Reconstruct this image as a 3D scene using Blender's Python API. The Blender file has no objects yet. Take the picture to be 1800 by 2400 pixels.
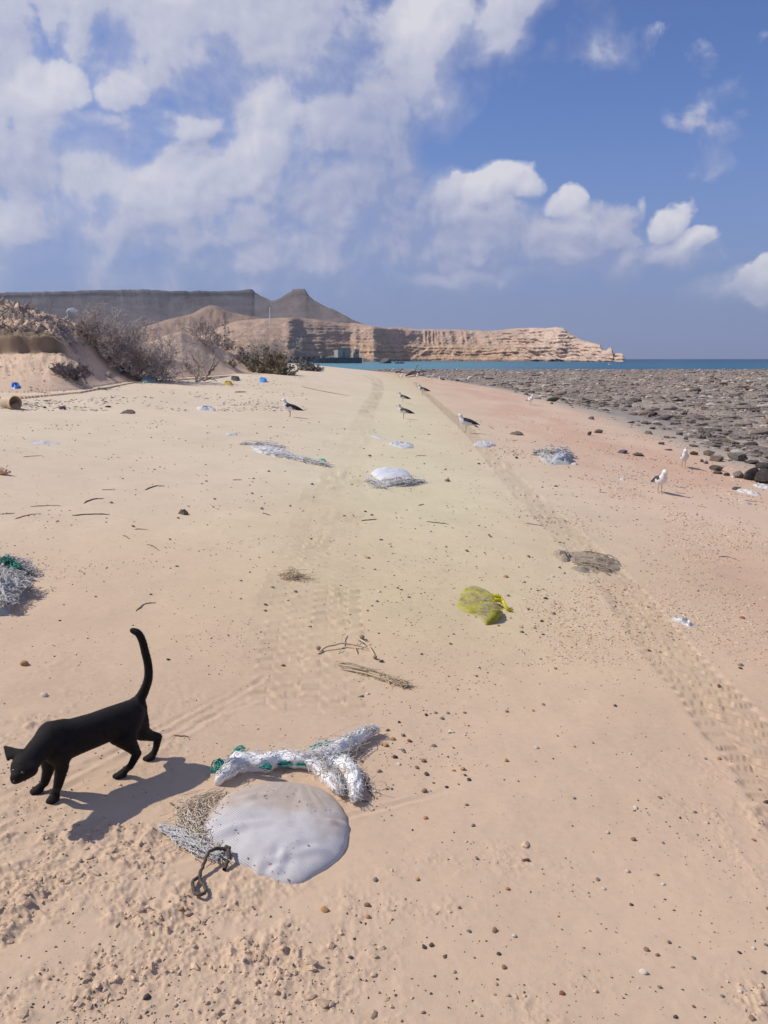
import bpy, math, random
import numpy as np

random.seed(7)
RNG = np.random.default_rng(11)
R = math.radians
scene = bpy.context.scene
COL = scene.collection

# ------------------------------------------------------------------ camera
CAM_H = 1.5
PITCH = 11.0
FOV = 66.0
F = 1200.0 / math.tan(R(FOV / 2))          # focal length in photo pixels (1800 x 2400)
cam_d = bpy.data.cameras.new('camera')
cam_d.sensor_fit = 'VERTICAL'
cam_d.angle = R(FOV)
cam_d.clip_start = 0.05
cam_d.clip_end = 30000
cam = bpy.data.objects.new('camera', cam_d)
cam.location = (0, 0, CAM_H)
cam.rotation_euler = (R(90 - PITCH), 0, 0)
COL.objects.link(cam)
scene.camera = cam

# ------------------------------------------------------------------ sun, exposure
SUN_EL = 47.0
SHADOW = np.array([1.0, -0.10]); SHADOW /= np.linalg.norm(SHADOW)   # direction shadows fall
TO_SUN = np.array([-SHADOW[0] * math.cos(R(SUN_EL)), -SHADOW[1] * math.cos(R(SUN_EL)), math.sin(R(SUN_EL))])
sun_d = bpy.data.lights.new('sun', 'SUN')
sun_d.energy = 3.9
sun_d.angle = R(0.5)
sun_d.color = (1.0, 0.94, 0.86)
sun = bpy.data.objects.new('sun', sun_d)
from mathutils import Vector, Matrix
sun.rotation_euler = Vector(TO_SUN).to_track_quat('Z', 'Y').to_euler()
COL.objects.link(sun)
scene.view_settings.view_transform = 'Standard'
scene.view_settings.look = 'None'
scene.view_settings.exposure = 0.0
scene.view_settings.gamma = 1.0
scene.view_settings.use_curve_mapping = False
scene.render.engine = 'CYCLES'
scene.cycles.use_denoising = True
try:
    scene.cycles.denoiser = 'OPENIMAGEDENOISE'
    scene.cycles.denoising_input_passes = 'RGB_ALBEDO_NORMAL'
    scene.cycles.denoising_prefilter = 'ACCURATE'
except Exception:
    pass
scene.cycles.max_bounces = 5
scene.cycles.diffuse_bounces = 3
scene.cycles.glossy_bounces = 2
scene.cycles.transmission_bounces = 3
scene.cycles.transparent_max_bounces = 6
scene.cycles.caustics_reflective = False
scene.cycles.caustics_refractive = False

# ------------------------------------------------------------------ ray helpers
_p = R(PITCH)
FWD = np.array([0, math.cos(_p), -math.sin(_p)])
UP = np.array([0, math.sin(_p), math.cos(_p)])
RIGHT = np.array([1.0, 0, 0])
CAMP = np.array([0, 0, CAM_H])

def ray(px, py):
    """viewing direction of a pixel of the 1800 x 2400 photograph"""
    a = (np.asarray(px, float) - 900) / F
    b = (1200 - np.asarray(py, float)) / F
    return FWD + a[..., None] * RIGHT + b[..., None] * UP

def azel(px, py):
    d = ray(px, py); d = d / np.linalg.norm(d, axis=-1, keepdims=True)
    return np.degrees(np.arctan2(d[..., 0], d[..., 1])), np.degrees(np.arcsin(d[..., 2]))

def at_y(px, py, Y):
    d = ray(px, py)
    return CAMP + d * (Y / d[1])

# ------------------------------------------------------------------ world: sky and clouds
world = bpy.data.worlds.new('World')
scene.world = world
world.use_nodes = True
NT = world.node_tree
NT.nodes.clear()

class G:
    """tiny helper that writes node graphs"""
    def __init__(self, nt): self.nt = nt
    def n(self, t, **kw):
        nd = self.nt.nodes.new(t)
        for k, v in kw.items(): setattr(nd, k, v)
        return nd
    def put(self, sock, v):
        if isinstance(v, bpy.types.NodeSocket): self.nt.links.new(v, sock)
        else: sock.default_value = v
    def m(self, op, a, b=None, c=None, clamp=False):
        nd = self.n('ShaderNodeMath', operation=op, use_clamp=clamp)
        self.put(nd.inputs[0], a)
        if b is not None: self.put(nd.inputs[1], b)
        if c is not None: self.put(nd.inputs[2], c)
        return nd.outputs[0]
    def v(self, op, a, b=None, c=None, out=0):
        nd = self.n('ShaderNodeVectorMath', operation=op)
        self.put(nd.inputs[0], a)
        if b is not None: self.put(nd.inputs[1], b)
        if c is not None: self.put(nd.inputs[2], c)
        return nd.outputs[out]
    def comb(self, x, y, z):
        nd = self.n('ShaderNodeCombineXYZ')
        for i, q in enumerate((x, y, z)): self.put(nd.inputs[i], q)
        return nd.outputs[0]
    def sep(self, vv):
        nd = self.n('ShaderNodeSeparateXYZ'); self.put(nd.inputs[0], vv)
        return nd.outputs
    def noise(self, vec, scale, detail=4, rough=0.5, dist=0.0, out='Fac', lac=2.0):
        nd = self.n('ShaderNodeTexNoise')
        self.put(nd.inputs['Vector'], vec)
        nd.inputs['Scale'].default_value = scale
        nd.inputs['Detail'].default_value = detail
        nd.inputs['Roughness'].default_value = rough
        nd.inputs['Lacunarity'].default_value = lac
        nd.inputs['Distortion'].default_value = dist
        return nd.outputs[out]
    def maprange(self, x, a, b, c=0.0, d=1.0, smooth=True):
        nd = self.n('ShaderNodeMapRange', interpolation_type='SMOOTHSTEP' if smooth else 'LINEAR')
        self.put(nd.inputs[0], x)
        for i, q in zip((1, 2, 3, 4), (a, b, c, d)): self.put(nd.inputs[i], q)
        return nd.outputs[0]
    def mix(self, f, a, b, blend='MIX'):
        nd = self.n('ShaderNodeMix', data_type='RGBA', blend_type=blend)
        self.put(nd.inputs[0], f)
        self.put(nd.inputs[6], a); self.put(nd.inputs[7], b)
        return nd.outputs[2]
    def ramp(self, f, stops):
        nd = self.n('ShaderNodeValToRGB')
        self.put(nd.inputs[0], f)
        el = nd.color_ramp.elements
        while len(el) < len(stops): el.new(0.5)
        for e, (p, c) in zip(el, stops):
            e.position = p; e.color = (*c, 1) if len(c) == 3 else c
        return nd.outputs[0]

# cloud masses: (centre x, y, half width, half height in photo pixels, tilt deg, weight, tone 0 grey .. 1 sunlit)
CLOUDS = [
    (330, 470, 620, 210, 6, .82, .34), (700, 350, 350, 340, 0, .80, .22), (1200, 560, 370, 120, -6, .78, .16), (560, 80, 620, 180, -4, .85, .42),
    (760, 650, 420, 60, 0, .45, .3), (300, 600, 380, 70, 0, .45, .25),
    (430, 50, 420, 120, -6, 1.1, .72), (700, 110, 280, 120, -14, 1.0, .32), (1010, 70, 150, 130, 20, 1.1, .95), (1180, 30, 140, 95, 35, .95, .5),
    (985, 200, 130, 150, 25, .95, .45), (170, 50, 120, 110, 0, .8, .55), (10, 90, 110, 180, 0, .85, .28),
    (80, 230, 125, 95, 25, 1.1, 1.0), (30, 340, 150, 70, 0, .7, .15), (285, 205, 75, 65, -35, .8, .8), (215, 285, 95, 30, 0, .7, .55),
    (440, 305, 140, 42, 6, .9, .8), (640, 240, 110, 95, 45, 1.1, 1.0), (770, 270, 150, 140, 30, 1.0, .33),
    (885, 340, 130, 230, 8, 1.3, .10), (620, 350, 150, 90, 25, 1.1, .85), (200, 440, 85, 125, 20, 1.1, .9),
    (340, 450, 125, 80, 32, 1.1, .95), (500, 440, 190, 95, 22, 1.1, .72), (480, 535, 330, 95, 6, 1.2, .28), (60, 490, 200, 75, 8, 1.05, .7),
    (50, 400, 160, 120, 0, 1.0, .12), (700, 450, 170, 130, 20, .95, .28), (850, 480, 200, 190, 20, 1.25, .06), (825, 527, 48, 36, 20, 1.0, .95),
    (240, 590, 70, 42, 10, .6, .6), (250, 540, 260, 50, 0, .65, .15), (520, 595, 260, 60, 0, .65, .28), (740, 595, 300, 80, 0, 1.1, .33), (880, 640, 190, 40, 0, .6, .35),
    (1040, 470, 95, 62, 10, .85, .68), (1150, 445, 105, 50, 25, .9, .95), (1225, 450, 65, 48, -30, .8, .65), (1140, 555, 230, 90, 0, 1.3, .14), (1130, 575, 38, 38, 0, 1.1, .9),
    (1310, 490, 75, 42, 38, 1.0, .75), (990, 550, 180, 110, 0, 1.15, .06), (1300, 575, 230, 75, 0, 1.15, .12), (1200, 630, 75, 22, 0, .9, .8), (1350, 520, 75, 28, -25, .85, .6),
    (1430, 585, 120, 50, 10, .75, .15), (1570, 525, 62, 55, 45, .9, .6), (1620, 580, 58, 28, 15, .85, .65), (1500, 610, 170, 55, 0, .95, .15), (1150, 645, 280, 40, 0, .95, .2),
    (1800, 640, 100, 45, 22, .95, .6), (1690, 675, 130, 30, 8, .5, .35),
    (1335, 95, 55, 55, 30, .10, .15), (1420, 110, 48, 66, 70, .12, .15), (1735, 175, 100, 26, 62, .08, .10), (1655, 245, 30, 58, 10, .06, .10),
    (1505, 490, 10, 34, 0, .14, .15),
]

def cloud_group():
    gt = bpy.data.node_groups.new('cloud_density', 'ShaderNodeTree')
    gt.interface.new_socket('Dir', in_out='INPUT', socket_type='NodeSocketVector')
    gt.interface.new_socket('Density', in_out='OUTPUT', socket_type='NodeSocketFloat')
    gt.interface.new_socket('Tone', in_out='OUTPUT', socket_type='NodeSocketFloat')
    g = G(gt)
    gi = g.n('NodeGroupInput'); go = g.n('NodeGroupOutput')
    d = g.v('NORMALIZE', gi.outputs[0])
    # ragged edges: push the lookup direction about with noise
    w1 = g.v('SUBTRACT', g.noise(d, 9.0, 3, 0.5, out='Color'), (0.5, 0.5, 0.5))
    w2 = g.v('SUBTRACT', g.noise(d, 34.0, 4, 0.55, out='Color'), (0.5, 0.5, 0.5))
    dw = g.v('ADD', d, g.v('ADD', g.v('MULTIPLY', w1, (0.06,) * 3), g.v('MULTIPLY', w2, (0.022,) * 3)))
    x, y, z = g.sep(g.v('NORMALIZE', dw))
    az = g.m('MULTIPLY', g.m('ARCTAN2', x, y), 57.29578)
    el = g.m('MULTIPLY', g.m('ARCSINE', z), 57.29578)
    p = g.comb(az, el, 0.0)
    acc = None; ts = 0.0; tw = 0.02
    for (cx, cy, hw, hh, tilt, wgt, tone) in CLOUDS:
        a0, e0 = azel(cx, cy)
        deg = 57.3 / F
        t = R(tilt)
        q = g.v('SUBTRACT', p, (float(a0), float(e0), 0))
        u = g.v('DOT_PRODUCT', q, (math.cos(t) / (hw * deg), math.sin(t) / (hw * deg), 0), out=1)
        v = g.v('DOT_PRODUCT', q, (-math.sin(t) / (hh * deg), math.cos(t) / (hh * deg), 0), out=1)
        r2 = g.m('MULTIPLY_ADD', u, u, g.m('MULTIPLY', v, v))
        b = g.m('MULTIPLY_ADD', r2, -0.95 * wgt, wgt)
        bp = g.m('MAXIMUM', g.m('ADD', b, 0.25), 0.0); bp = g.m('MULTIPLY', bp, bp)
        ts = g.m('MULTIPLY_ADD', bp, tone, ts); tw = g.m('ADD', bp, tw)
        acc = b if acc is None else g.m('SMOOTH_MAX', acc, b, 0.06)
    # the sky beyond the frame carries the same kind of broken cumulus
    ro = g.m('MAXIMUM', g.m('DIVIDE', g.m('ABSOLUTE', az), 33.0), g.m('DIVIDE', el, 29.0))
    out = g.maprange(ro, 0.86, 1.15)
    wide = g.m('MULTIPLY_ADD', g.noise(d, 4.2, 3, 0.5), 5.0, -2.45)
    acc = g.m('MAXIMUM', acc, g.m('MULTIPLY_ADD', g.m('SUBTRACT', 1.0, out), -3.0, wide))
    bil = g.noise(d, 15.0, 9, 0.56, dist=0.25)
    acc = g.m('MINIMUM', g.m('MAXIMUM', acc, -1.0), 1.0)
    dens = g.m('MULTIPLY_ADD', g.m('SUBTRACT', bil, 0.5), 2.0, acc)
    g.nt.links.new(dens, go.inputs[0])
    g.nt.links.new(g.m('DIVIDE', g.m('ADD', ts, 0.01), tw), go.inputs[1])
    return gt

def build_world():
    g = G(NT)
    sky = g.n('ShaderNodeTexSky', sky_type='NISHITA')
    sky.sun_disc = False
    sky.sun_elevation = R(SUN_EL)
    sky.sun_rotation = math.atan2(TO_SUN[0], TO_SUN[1])
    sky.altitude = 0
    sky.air_density = 1.0
    sky.dust_density = 0.0
    sky.ozone_density = 6.0
    bg1 = g.n('ShaderNodeBackground'); bg1.inputs[1].default_value = 0.10
    tc = g.n('ShaderNodeTexCoord')
    d = g.v('NORMALIZE', tc.outputs['Generated'])
    # sea haze: the lowest degrees fade to a pale violet blue all round the horizon
    hz = g.maprange(g.sep(d)[2], -0.02, 0.30, 0.95, 0.0)
    g.put(bg1.inputs[0], g.mix(hz, g.v('MULTIPLY', sky.outputs[0], (0.90, 0.88, 1.12)), (1.90, 2.48, 4.5, 1)))
    gt = cloud_group()
    def dens(vec):
        nd = g.n('ShaderNodeGroup'); nd.node_tree = gt
        g.put(nd.inputs[0], vec)
        return nd.outputs[0]
    D0 = dens(d)
    D1 = dens(g.v('ADD', d, (-0.034, 0.0, 0.040)))
    D2 = dens(g.v('ADD', d, (-0.007, 0.0, 0.009)))
    # crisp on the sunlit tops, melting away underneath
    side = g.m('SUBTRACT', D0, D1)
    tone = D0.node.outputs[1]
    wid = g.maprange(g.m('ADD', side, g.m('MULTIPLY', tone, 0.5)), -0.2, 0.75, 1.25, 0.26)
    alpha = g.m('SMOOTH_MIN', g.m('DIVIDE', g.m('SUBTRACT', D0, 0.02), wid), 1.0, 0.3)
    alpha = g.m('MAXIMUM', alpha, 0.0)
    z = g.sep(d)[2]
    low = g.maprange(z, 0.0, 0.13, 0.25, 0.93)
    alpha = g.m('MULTIPLY', alpha, low, clamp=True)
    lit = g.m('MULTIPLY_ADD', side, 0.20, g.m('MULTIPLY', tone, 0.86))
    lit = g.m('ADD', lit, g.m('MULTIPLY', g.m('SUBTRACT', D0, D2), 0.55))
    lit = g.m('MINIMUM', g.m('MAXIMUM', lit, 0.0), 1.0)
    colr = g.ramp(lit, [(0.0, (0.30, 0.345, 0.54)), (0.5, (0.53, 0.545, 0.67)), (1.0, (0.74, 0.73, 0.78))])
    bg2 = g.n('ShaderNodeBackground'); bg2.inputs[1].default_value = 1.0
    g.put(bg2.inputs[0], colr)
    mx = g.n('ShaderNodeMixShader')
    g.put(mx.inputs[0], alpha)
    NT.links.new(bg1.outputs[0], mx.inputs[1]); NT.links.new(bg2.outputs[0], mx.inputs[2])
    out = g.n('ShaderNodeOutputWorld')
    NT.links.new(mx.outputs[0], out.inputs[0])
build_world()
world.cycles.sampling_method = 'MANUAL'
world.cycles.sample_map_resolution = 512

# ------------------------------------------------------------------ numpy noise
def _hash(ix, iy, iz, seed):
    h = (ix.astype(np.uint32) * np.uint32(374761393) + iy.astype(np.uint32) * np.uint32(668265263)
         + iz.astype(np.uint32) * np.uint32(2246822519) + np.uint32((seed * 3266489917) & 0xffffffff))
    h = (h ^ (h >> np.uint32(13))) * np.uint32(1274126177)
    h = (h ^ (h >> np.uint32(16))) * np.uint32(2654435761)
    return h ^ (h >> np.uint32(15))

def perlin2(x, y, seed=0):
    x = np.asarray(x, float); y = np.asarray(y, float)
    x0 = np.floor(x); y0 = np.floor(y)
    fx = x - x0; fy = y - y0
    ix = x0.astype(np.int64); iy = y0.astype(np.int64); iz = np.zeros_like(ix)
    u = fx * fx * fx * (fx * (fx * 6 - 15) + 10); v = fy * fy * fy * (fy * (fy * 6 - 15) + 10)
    def gr(dx, dy):
        a = _hash(ix + dx, iy + dy, iz, seed).astype(np.float64) * (2 * np.pi / 4294967296.0)
        return np.cos(a) * (fx - dx) + np.sin(a) * (fy - dy)
    a = gr(0, 0); b = gr(1, 0); c = gr(0, 1); d = gr(1, 1)
    return ((a + u * (b - a)) * (1 - v) + (c + u * (d - c)) * v) * 1.4

def fbm2(x, y, octv=4, seed=0, gain=0.5):
    s = 0; a = 1.0; t = 0
    for i in range(octv):
        s = s + a * perlin2(x, y, seed + i * 17); t += a
        x = x * 2.03 + 11.3; y = y * 2.03 + 5.7; a *= gain
    return s / t

def ridged2(x, y, octv=4, seed=0, gain=0.5):
    s = 0; a = 1.0; t = 0
    for i in range(octv):
        s = s + a * (1 - np.abs(perlin2(x, y, seed + i * 17)) * 2); t += a
        x = x * 2.03 + 11.3; y = y * 2.03 + 5.7; a *= gain
    return s / t

def vnoise3(P, seed=0):
    x, y, z = P[:, 0], P[:, 1], P[:, 2]
    x0, y0, z0 = np.floor(x), np.floor(y), np.floor(z)
    fx, fy, fz = x - x0, y - y0, z - z0
    ix, iy, iz = x0.astype(np.int64), y0.astype(np.int64), z0.astype(np.int64)
    u, v, w = fx * fx * (3 - 2 * fx), fy * fy * (3 - 2 * fy), fz * fz * (3 - 2 * fz)
    r = 0
    for dx in (0, 1):
        for dy in (0, 1):
            for dz in (0, 1):
                h = _hash(ix + dx, iy + dy, iz + dz, seed).astype(float) / 4294967296.0
                r = r + h * (u if dx else 1 - u) * (v if dy else 1 - v) * (w if dz else 1 - w)
    return r * 2 - 1

def sstep(a, b, x):
    t = np.clip((x - a) / (b - a), 0, 1)
    return t * t * (3 - 2 * t)

# ------------------------------------------------------------------ mesh helpers
def mesh_np(name, V, Fc, smooth=True, uv=None):
    V = np.ascontiguousarray(V, dtype=np.float32); Fc = np.ascontiguousarray(Fc, dtype=np.int32)
    me = bpy.data.meshes.new(name)
    nf, k = Fc.shape
    me.vertices.add(len(V)); me.vertices.foreach_set('co', V.ravel())
    me.loops.add(nf * k); me.loops.foreach_set('vertex_index', Fc.ravel())
    me.polygons.add(nf)
    me.polygons.foreach_set('loop_start', np.arange(nf, dtype=np.int32) * k)
    try: me.polygons.foreach_set('loop_total', np.full(nf, k, np.int32))
    except Exception: pass
    me.polygons.foreach_set('use_smooth', np.full(nf, smooth, bool))
    me.update(calc_edges=True)
    me.validate()
    return me

def set_col(me, C, name='Col'):
    a = me.color_attributes.new(name, 'FLOAT_COLOR', 'POINT')
    C = np.asarray(C, np.float32)
    if C.shape[1] == 3: C = np.concatenate([C, np.ones((len(C), 1), np.float32)], 1)
    a.data.foreach_set('color', np.ascontiguousarray(C).ravel())

def tag(o, label=None, cat=None, group=None, kind=None):
    if label: o['label'] = label
    if cat: o['category'] = cat
    if group: o['group'] = group
    if kind: o['kind'] = kind
    return o

def link(name, me, mat=None, parent=None, loc=None, kind=None):
    o = bpy.data.objects.new(name, me)
    COL.objects.link(o)
    if mat is not None and me is not None and len(me.materials) == 0: me.materials.append(mat)
    if parent is not None: o.parent = parent
    if loc is not None: o.location = loc
    if kind: o['kind'] = kind
    return o

def empty(name, loc, label, cat, group=None, rz=0.0):
    o = bpy.data.objects.new(name, None)
    o.empty_display_size = 0.1
    COL.objects.link(o)
    o.location = loc; o.rotation_euler = (0, 0, rz)
    return tag(o, label, cat, group)

def copy_tree(o, parent=None):
    c = o.copy(); COL.objects.link(c)
    if parent is not None: c.parent = parent
    for ch in list(o.children): copy_tree(ch, c)
    return c

def grid_faces(nr, nc, wrap=False):
    i = np.arange(nr - 1)[:, None]; j = np.arange(nc if wrap else nc - 1)[None, :]
    a = i * nc + j; b = i * nc + (j + 1) % nc; c = (i + 1) * nc + (j + 1) % nc; d = (i + 1) * nc + j
    return np.stack([a, b, c, d], -1).reshape(-1, 4)

def segs_mesh(name, P0, P1, R0, R1, sides=3):
    """many tapered prisms, one per segment, as one mesh"""
    P0 = np.asarray(P0, float); P1 = np.asarray(P1, float)
    n = len(P0)
    R0 = np.broadcast_to(np.asarray(R0, float), (n,)); R1 = np.broadcast_to(np.asarray(R1, float), (n,))
    d = P1 - P0; d /= (np.linalg.norm(d, axis=1, keepdims=True) + 1e-9)
    ref = np.where(np.abs(d[:, 2:3]) > 0.9, np.array([[1.0, 0, 0]]), np.array([[0, 0, 1.0]]))
    u = np.cross(d, ref); u /= (np.linalg.norm(u, axis=1, keepdims=True) + 1e-9)
    v = np.cross(d, u)
    ang = np.arange(sides) * 2 * np.pi / sides
    ring = np.cos(ang)[None, :, None] * u[:, None, :] + np.sin(ang)[None, :, None] * v[:, None, :]
    A = P0[:, None, :] + ring * R0[:, None, None]; B = P1[:, None, :] + ring * R1[:, None, None]
    V = np.concatenate([A, B], 1).reshape(-1, 3)
    base = (np.arange(n) * 2 * sides)[:, None]
    k = np.arange(sides)[None, :]; k2 = (k + 1) % sides
    Fc = np.stack([base + k, base + k2, base + sides + k2, base + sides + k], -1).reshape(-1, 4)
    return mesh_np(name, V, Fc, smooth=True)

def paths_np(paths, radii, sides=4):
    """connected tubes (rings shared); returns V, F"""
    Vs, Fs, off = [], [], 0
    for P, r in zip(paths, radii):
        P = np.asarray(P, float); m = len(P)
        r = np.broadcast_to(np.asarray(r, float), (m,))
        t = np.gradient(P, axis=0); t /= (np.linalg.norm(t, axis=1, keepdims=True) + 1e-9)
        u = np.cross(t, np.array([0.13, 0.21, 1.0])); u /= (np.linalg.norm(u, axis=1, keepdims=True) + 1e-9)
        v = np.cross(t, u)
        ang = np.arange(sides) * 2 * np.pi / sides
        ring = P[:, None, :] + r[:, None, None] * (np.cos(ang)[None, :, None] * u[:, None, :] + np.sin(ang)[None, :, None] * v[:, None, :])
        Vs.append(ring.reshape(-1, 3))
        Fs.append(grid_faces(m, sides, wrap=True) + off)
        cap0 = off + np.array([[0, 1, 2, 2 if sides == 3 else 3]]) if False else None
        off += m * sides
    return np.concatenate(Vs), np.concatenate(Fs)

def tube_mesh(name, paths, radii, sides=5):
    V, Fc = paths_np(paths, radii, sides)
    return mesh_np(name, V, Fc)

def smooth_path(pts, n):
    pts = np.asarray(pts, float)
    m = len(pts)
    if m < 3:
        t = np.linspace(0, 1, n)[:, None]
        return pts[0] * (1 - t) + pts[-1] * t
    e = np.concatenate([[2 * pts[0] - pts[1]], pts, [2 * pts[-1] - pts[-2]]])
    out = []
    for s in np.linspace(0, m - 1 - 1e-6, n):
        i = int(s); f = s - i
        p0, p1, p2, p3 = e[i], e[i + 1], e[i + 2], e[i + 3]
        out.append(0.5 * ((2 * p1) + (-p0 + p2) * f + (2 * p0 - 5 * p1 + 4 * p2 - p3) * f * f + (-p0 + 3 * p1 - 3 * p2 + p3) * f ** 3))
    return np.array(out)

def box_np(x0, x1, y0, y1, z0, z1):
    V = np.array([[x, y, z] for x in (x0, x1) for y in (y0, y1) for z in (z0, z1)], float)
    Fc = np.array([[0, 1, 3, 2], [4, 6, 7, 5], [0, 4, 5, 1], [2, 3, 7, 6], [0, 2, 6, 4], [1, 5, 7, 3]])
    return V, Fc

def join_np(parts):
    Vs, Fs, o = [], [], 0
    for V, Fc in parts:
        Vs.append(V); Fs.append(Fc + o); o += len(V)
    return np.concatenate(Vs), np.concatenate(Fs)

def lathe_np(profile, n=28):
    """profile [(axial, radius)] turned about +X"""
    pr = np.asarray(profile, float)
    a = np.arange(n) * 2 * np.pi / n
    V = np.stack([np.repeat(pr[:, 0], n), (pr[:, 1:2] * np.cos(a)).ravel(), (pr[:, 1:2] * np.sin(a)).ravel()], 1)
    return V, grid_faces(len(pr), n, wrap=True)

def ico(sub):
    bpyv = []
    import bmesh
    bm = bmesh.new(); bmesh.ops.create_icosphere(bm, subdivisions=sub, radius=1.0)
    bm.verts.ensure_lookup_table()
    V = np.array([v.co[:] for v in bm.verts]); Fc = np.array([[v.index for v in f.verts] for f in bm.faces])
    bm.free()
    return V, Fc

# smooth-blended solids turned into one continuous skin (surface nets)
def blend_mesh(name, cones, k=0.012, voxel=0.005, pad=0.03, ells=()):
    """cones: (p0, r0, p1, r1) round cones"""
    pts = np.array([c[0] for c in cones] + [c[2] for c in cones]); rr = np.array([c[1] for c in cones] + [c[3] for c in cones])
    lo = (pts - rr[:, None]).min(0) - pad; hi = (pts + rr[:, None]).max(0) + pad
    for (c, rad, M) in ells:
        lo = np.minimum(lo, c - max(rad) - pad); hi = np.maximum(hi, c + max(rad) + pad)
    n = np.ceil((hi - lo) / voxel).astype(int) + 1
    ax = [lo[i] + np.arange(n[i]) * voxel for i in range(3)]
    D = np.full(n, 1.0, np.float32)
    def sub(l, h):
        s = [slice(max(0, int((l[i] - lo[i]) / voxel)), min(n[i], int((h[i] - lo[i]) / voxel) + 2)) for i in range(3)]
        X, Y, Z = np.meshgrid(ax[0][s[0]], ax[1][s[1]], ax[2][s[2]], indexing='ij')
        return tuple(s), np.stack([X, Y, Z], -1)
    def merge(s, d):
        a = D[s]
        h = np.maximum(k - np.abs(a - d), 0) / k
        D[s] = np.minimum(a, d) - h * h * k * 0.25
    m = k + 0.02
    T_ = np.full(n, 1.0, np.float32); last = None; box = None
    def flush():
        nonlocal box
        if box is None: return
        s = tuple(slice(a, b) for a, b in zip(*box))
        merge(s, T_[s]); T_[s] = 1.0
    for cone in cones:
        p0, r0, p1, r1 = cone[:4]; gid = cone[4] if len(cone) > 4 else object()
        if gid != last: flush(); box = None; last = gid
        p0 = np.asarray(p0, float); p1 = np.asarray(p1, float)
        l = np.minimum(p0 - r0, p1 - r1) - m; h = np.maximum(p0 + r0, p1 + r1) + m
        s, Q = sub(l, h)
        ba = p1 - p0; L2 = ba @ ba + 1e-12
        t = np.clip(((Q - p0) @ ba) / L2, 0, 1)
        d = np.linalg.norm(Q - p0 - t[..., None] * ba, axis=-1) - (r0 + (r1 - r0) * t)
        T_[s] = np.minimum(T_[s], d.astype(np.float32))
        lo_ = [q.start for q in s]; hi_ = [q.stop for q in s]
        box = (lo_, hi_) if box is None else ([min(a, b) for a, b in zip(box[0], lo_)], [max(a, b) for a, b in zip(box[1], hi_)])
    flush()
    for (c, rad, M) in ells:
        c = np.asarray(c, float); rad = np.asarray(rad, float)
        s, Q = sub(c - max(rad) - m, c + max(rad) + m)
        q = (Q - c) @ M / rad
        ln = np.linalg.norm(q, axis=-1)
        d = (ln - 1) * min(rad) if False else ln * (ln - 1) / (np.linalg.norm(q / rad, axis=-1) + 1e-9)
        merge(s, d.astype(np.float32))
    ins = D < 0
    c = np.zeros(np.array(D.shape) - 1, int)
    for dx in (0, 1):
        for dy in (0, 1):
            for dz in (0, 1):
                c += ins[dx:dx + c.shape[0], dy:dy + c.shape[1], dz:dz + c.shape[2]]
    act = (c > 0) & (c < 8)
    idx = np.argwhere(act)
    vid = -np.ones(c.shape, int); vid[act] = np.arange(len(idx))
    acc = np.zeros((len(idx), 3)); cnt = np.zeros(len(idx))
    corners = [(dx, dy, dz) for dx in (0, 1) for dy in (0, 1) for dz in (0, 1)]
    for a in corners:
        for axis in range(3):
            if a[axis]: continue
            b = list(a); b[axis] = 1
            da = D[idx[:, 0] + a[0], idx[:, 1] + a[1], idx[:, 2] + a[2]]
            db = D[idx[:, 0] + b[0], idx[:, 1] + b[1], idx[:, 2] + b[2]]
            cr = (da < 0) != (db < 0)
            t = np.where(cr, da / (da - db + 1e-12), 0)
            p = np.array(a, float)[None, :] + np.zeros((len(idx), 3)); p[:, axis] += t
            acc[cr] += p[cr]; cnt[cr] += 1
    V = lo + (idx + acc / cnt[:, None]) * voxel
    quads = []
    for axis in range(3):
        o = [a for a in range(3) if a != axis]
        sl0 = [slice(1, -1)] * 3; sl1 = [slice(1, -1)] * 3
        sl0[axis] = slice(0, -1); sl1[axis] = slice(1, None)
        A = ins[tuple(sl0)]; B = ins[tuple(sl1)]
        e = np.argwhere(A != B); base = e.copy()
        for q in o: base[:, q] += 1
        sgn = A[tuple(e.T)]
        def vv(d0, d1):
            b = base.copy(); b[:, o[0]] += d0; b[:, o[1]] += d1
            return vid[b[:, 0], b[:, 1], b[:, 2]]
        q = np.stack([vv(-1, -1), vv(0, -1), vv(0, 0), vv(-1, 0)], 1)
        flip = sgn if axis != 1 else ~sgn
        q[~flip] = q[~flip][:, ::-1]
        quads.append(q)
    Fc = np.concatenate(quads)
    Fc = Fc[(Fc >= 0).all(1)]
    # light smoothing
    nb = np.zeros_like(V); ct = np.zeros(len(V))
    for it in range(2):
        nb[:] = 0; ct[:] = 0
        for a, b in ((0, 1), (1, 2), (2, 3), (3, 0)):
            np.add.at(nb, Fc[:, a], V[Fc[:, b]]); np.add.at(nb, Fc[:, b], V[Fc[:, a]])
            np.add.at(ct, Fc[:, a], 1); np.add.at(ct, Fc[:, b], 1)
        V = V * 0.5 + 0.5 * nb / np.maximum(ct, 1)[:, None]
    return V, Fc

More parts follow.
